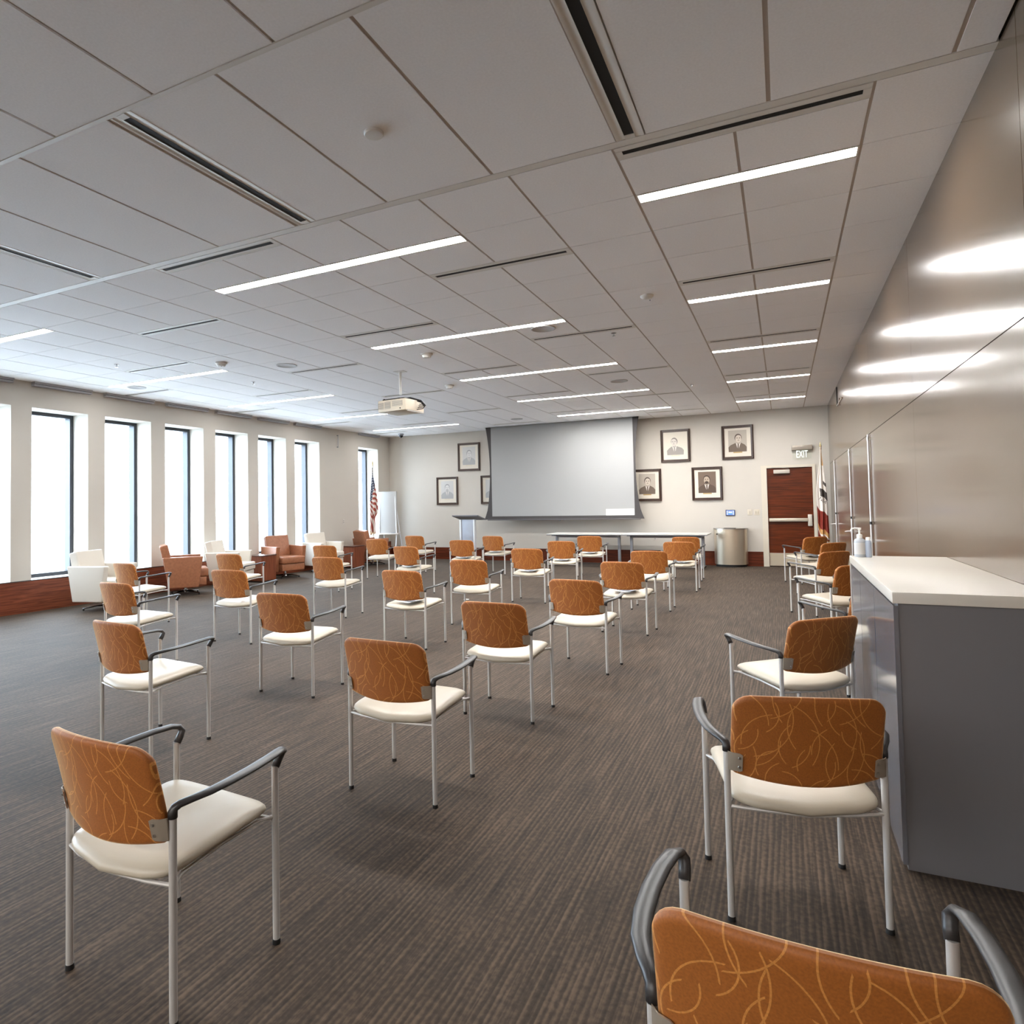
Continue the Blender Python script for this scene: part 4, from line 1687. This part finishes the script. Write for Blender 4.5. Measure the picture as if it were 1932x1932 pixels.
for k in range(4):
    d = .02 * k
    MB().sweep([(wd * .5 + .02, dp * .45, hh + .035 - .004 * k), (wd * .8, dp * .55, hh + .045 - d * .4), (wd + .05, dp * .68, hh - .005 - d * .5),
                (wd + .09 - d * .3, dp * .80, hh * .55 - d * .3), (wd + .05, dp * .78, hh * .3 + d), (wd + .0, dp * (.60 + .05 * k), hh * .18 + .028 * k)],
               (.006, .006), M_FOOT, 6).build('cable', bo)
MB().sweep([(.06, .04, hh + .004), (.09, .03, hh + .02), (.12, .05, hh + .006), (.22, .1, hh + .012), (.3, .18, hh + .03)], (.006, .006), M_FOOT, 6).build('cable', bo)

# ================================================================== RIGHT SIDE
M_ROD = mat('rod_satin', (206, 200, 198), .35, .5)
# tall surface bolts with cross handles
for y, zt_, lb in [(13.66, 2.123, 'farthest chrome rod with a cross handle on the glossy right wall'),
                   (10.66, 2.125, 'middle chrome rod with a cross handle on the glossy right wall'),
                   (8.38, 2.129, 'nearest chrome rod with a cross handle on the glossy right wall')]:
    t = thing('wall_rod', lb, 'door bolt', (XR, y, 0), 0, 'chrome rods on the right wall')
    MB().cyl((-.016, 0, .12), (-.016, 0, zt_), .0105, .0105, M_ROD, 14).build('rod', t)
    hd = MB().sweep([(-.012, 0, .955), (-.06, 0, .957), (-.105, 0, .95)], [(.012, .012), (.012, .012), (.010, .010)], M_ROD, 10)
    hd.cyl((-.016, 0, .935), (-.016, 0, .975), .016, .016, M_ROD, 14)
    hd.build('handle', t)
    for z in (.16, 1.15, 2.08):
        c = MB().cyl((-.016, 0, z - .016), (-.016, 0, z + .016), .0155, .0155, M_FOOT if z == 1.15 else M_STEEL, 14)
        c.box((-.02, -.012, z - .012), (.0, .012, z + .012), M_STEEL)
        c.build('clamp', t)
t = thing('wall_hook_frame', 'thin dark bracket high on the glossy right wall near the corner', 'bracket', (XR, 12.65, 3.0))
MB().box((-.012, -.01, .0), (.0, .01, .32), M_FOOT).box((-.012, -1.0, -.012), (.0, .01, .008), mat('bracket_brown', (96, 78, 62), .5)).box((-.014, -.52, -.06), (.0, -.50, .06), mat('bracket_brown')).build('bracket', t)

# counter
CXL, CY0, CY1, CZ = .368, 3.0, 4.80, 1.065
t = thing('counter', 'grey glossy-sided counter with a pale top against the right wall', 'counter', ((CXL + XR) / 2, (CY0 + CY1) / 2, 0))
hx, hy = (XR - CXL) / 2, (CY1 - CY0) / 2
M_CTOP = mat('counter_top_pale', (214, 208, 198), .22)
M_CSIDE = mat('counter_side_grey', (128, 128, 134), .12, .35)
MB().box((-hx, -hy, CZ - .045), (hx - .002, hy, CZ), M_CTOP, .004).build('countertop', t)
MB().box((-hx + .02, -hy + .015, .0), (hx - .004, hy - .015, CZ - .045), mat('counter_core', (110, 108, 110), .5)).build('carcass', t)
for a, b in [(-hy + .01, -hy + .62), (-hy + .63, -hy + 1.24), (-hy + 1.25, hy - .01)]:
    MB().box((-hx + .004, a, .02), (-hx + .02, b, CZ - .055), M_CSIDE).build('side_panel', t)
MB().box((-hx, hy - .045, .0), (-hx + .02, hy, CZ - .045), mat('counter_edge_trim', (176, 170, 162), .4, .3)).build('edge_trim', t)

# bottles on the counter
t = thing('pump_bottle', 'clear hand sanitizer pump bottle with a white pump, on the counter', 'bottle', (.418, 4.70, CZ), math.radians(200))
t.scale = (.88, .88, .88)
M_CLEAR = glass_mat('clear_plastic', (.86, .88, .90))
MB().lathe([(.034, 0), (.036, .004), (.036, .11), (.032, .122), (.016, .134), (.014, .14)], mat('sanitizer_gel', (172, 176, 182), .12), 20).build('body', t)
MB().lathe([(.0365, .02), (.0365, .10)], mat('bottle_label', (196, 194, 192), .5), 20).build('label_band', t)
MB().lathe([(.018, .134), (.018, .158), (.012, .160), (.006, .162), (.006, .190), (.012, .192), (.012, .206)], M_PAPER, 14).build('pump', t)
MB().sweep([(0, 0, .20), (.03, 0, .202), (.05, 0, .198), (.055, 0, .186)], (.007, .006), M_PAPER, 8).build('nozzle', t)
t = thing('small_bottle', 'small clear bottle with a flip cap right of the pump bottle', 'bottle', (.462, 4.69, CZ))
MB().lathe([(.016, 0), (.018, .004), (.018, .085), (.015, .10), (.009, .106)], mat('blue_gel', (168, 178, 196), .12), 18).build('body', t)
MB().lathe([(.013, .104), (.013, .122), (.002, .124)], M_PAPER, 14).build('cap', t)
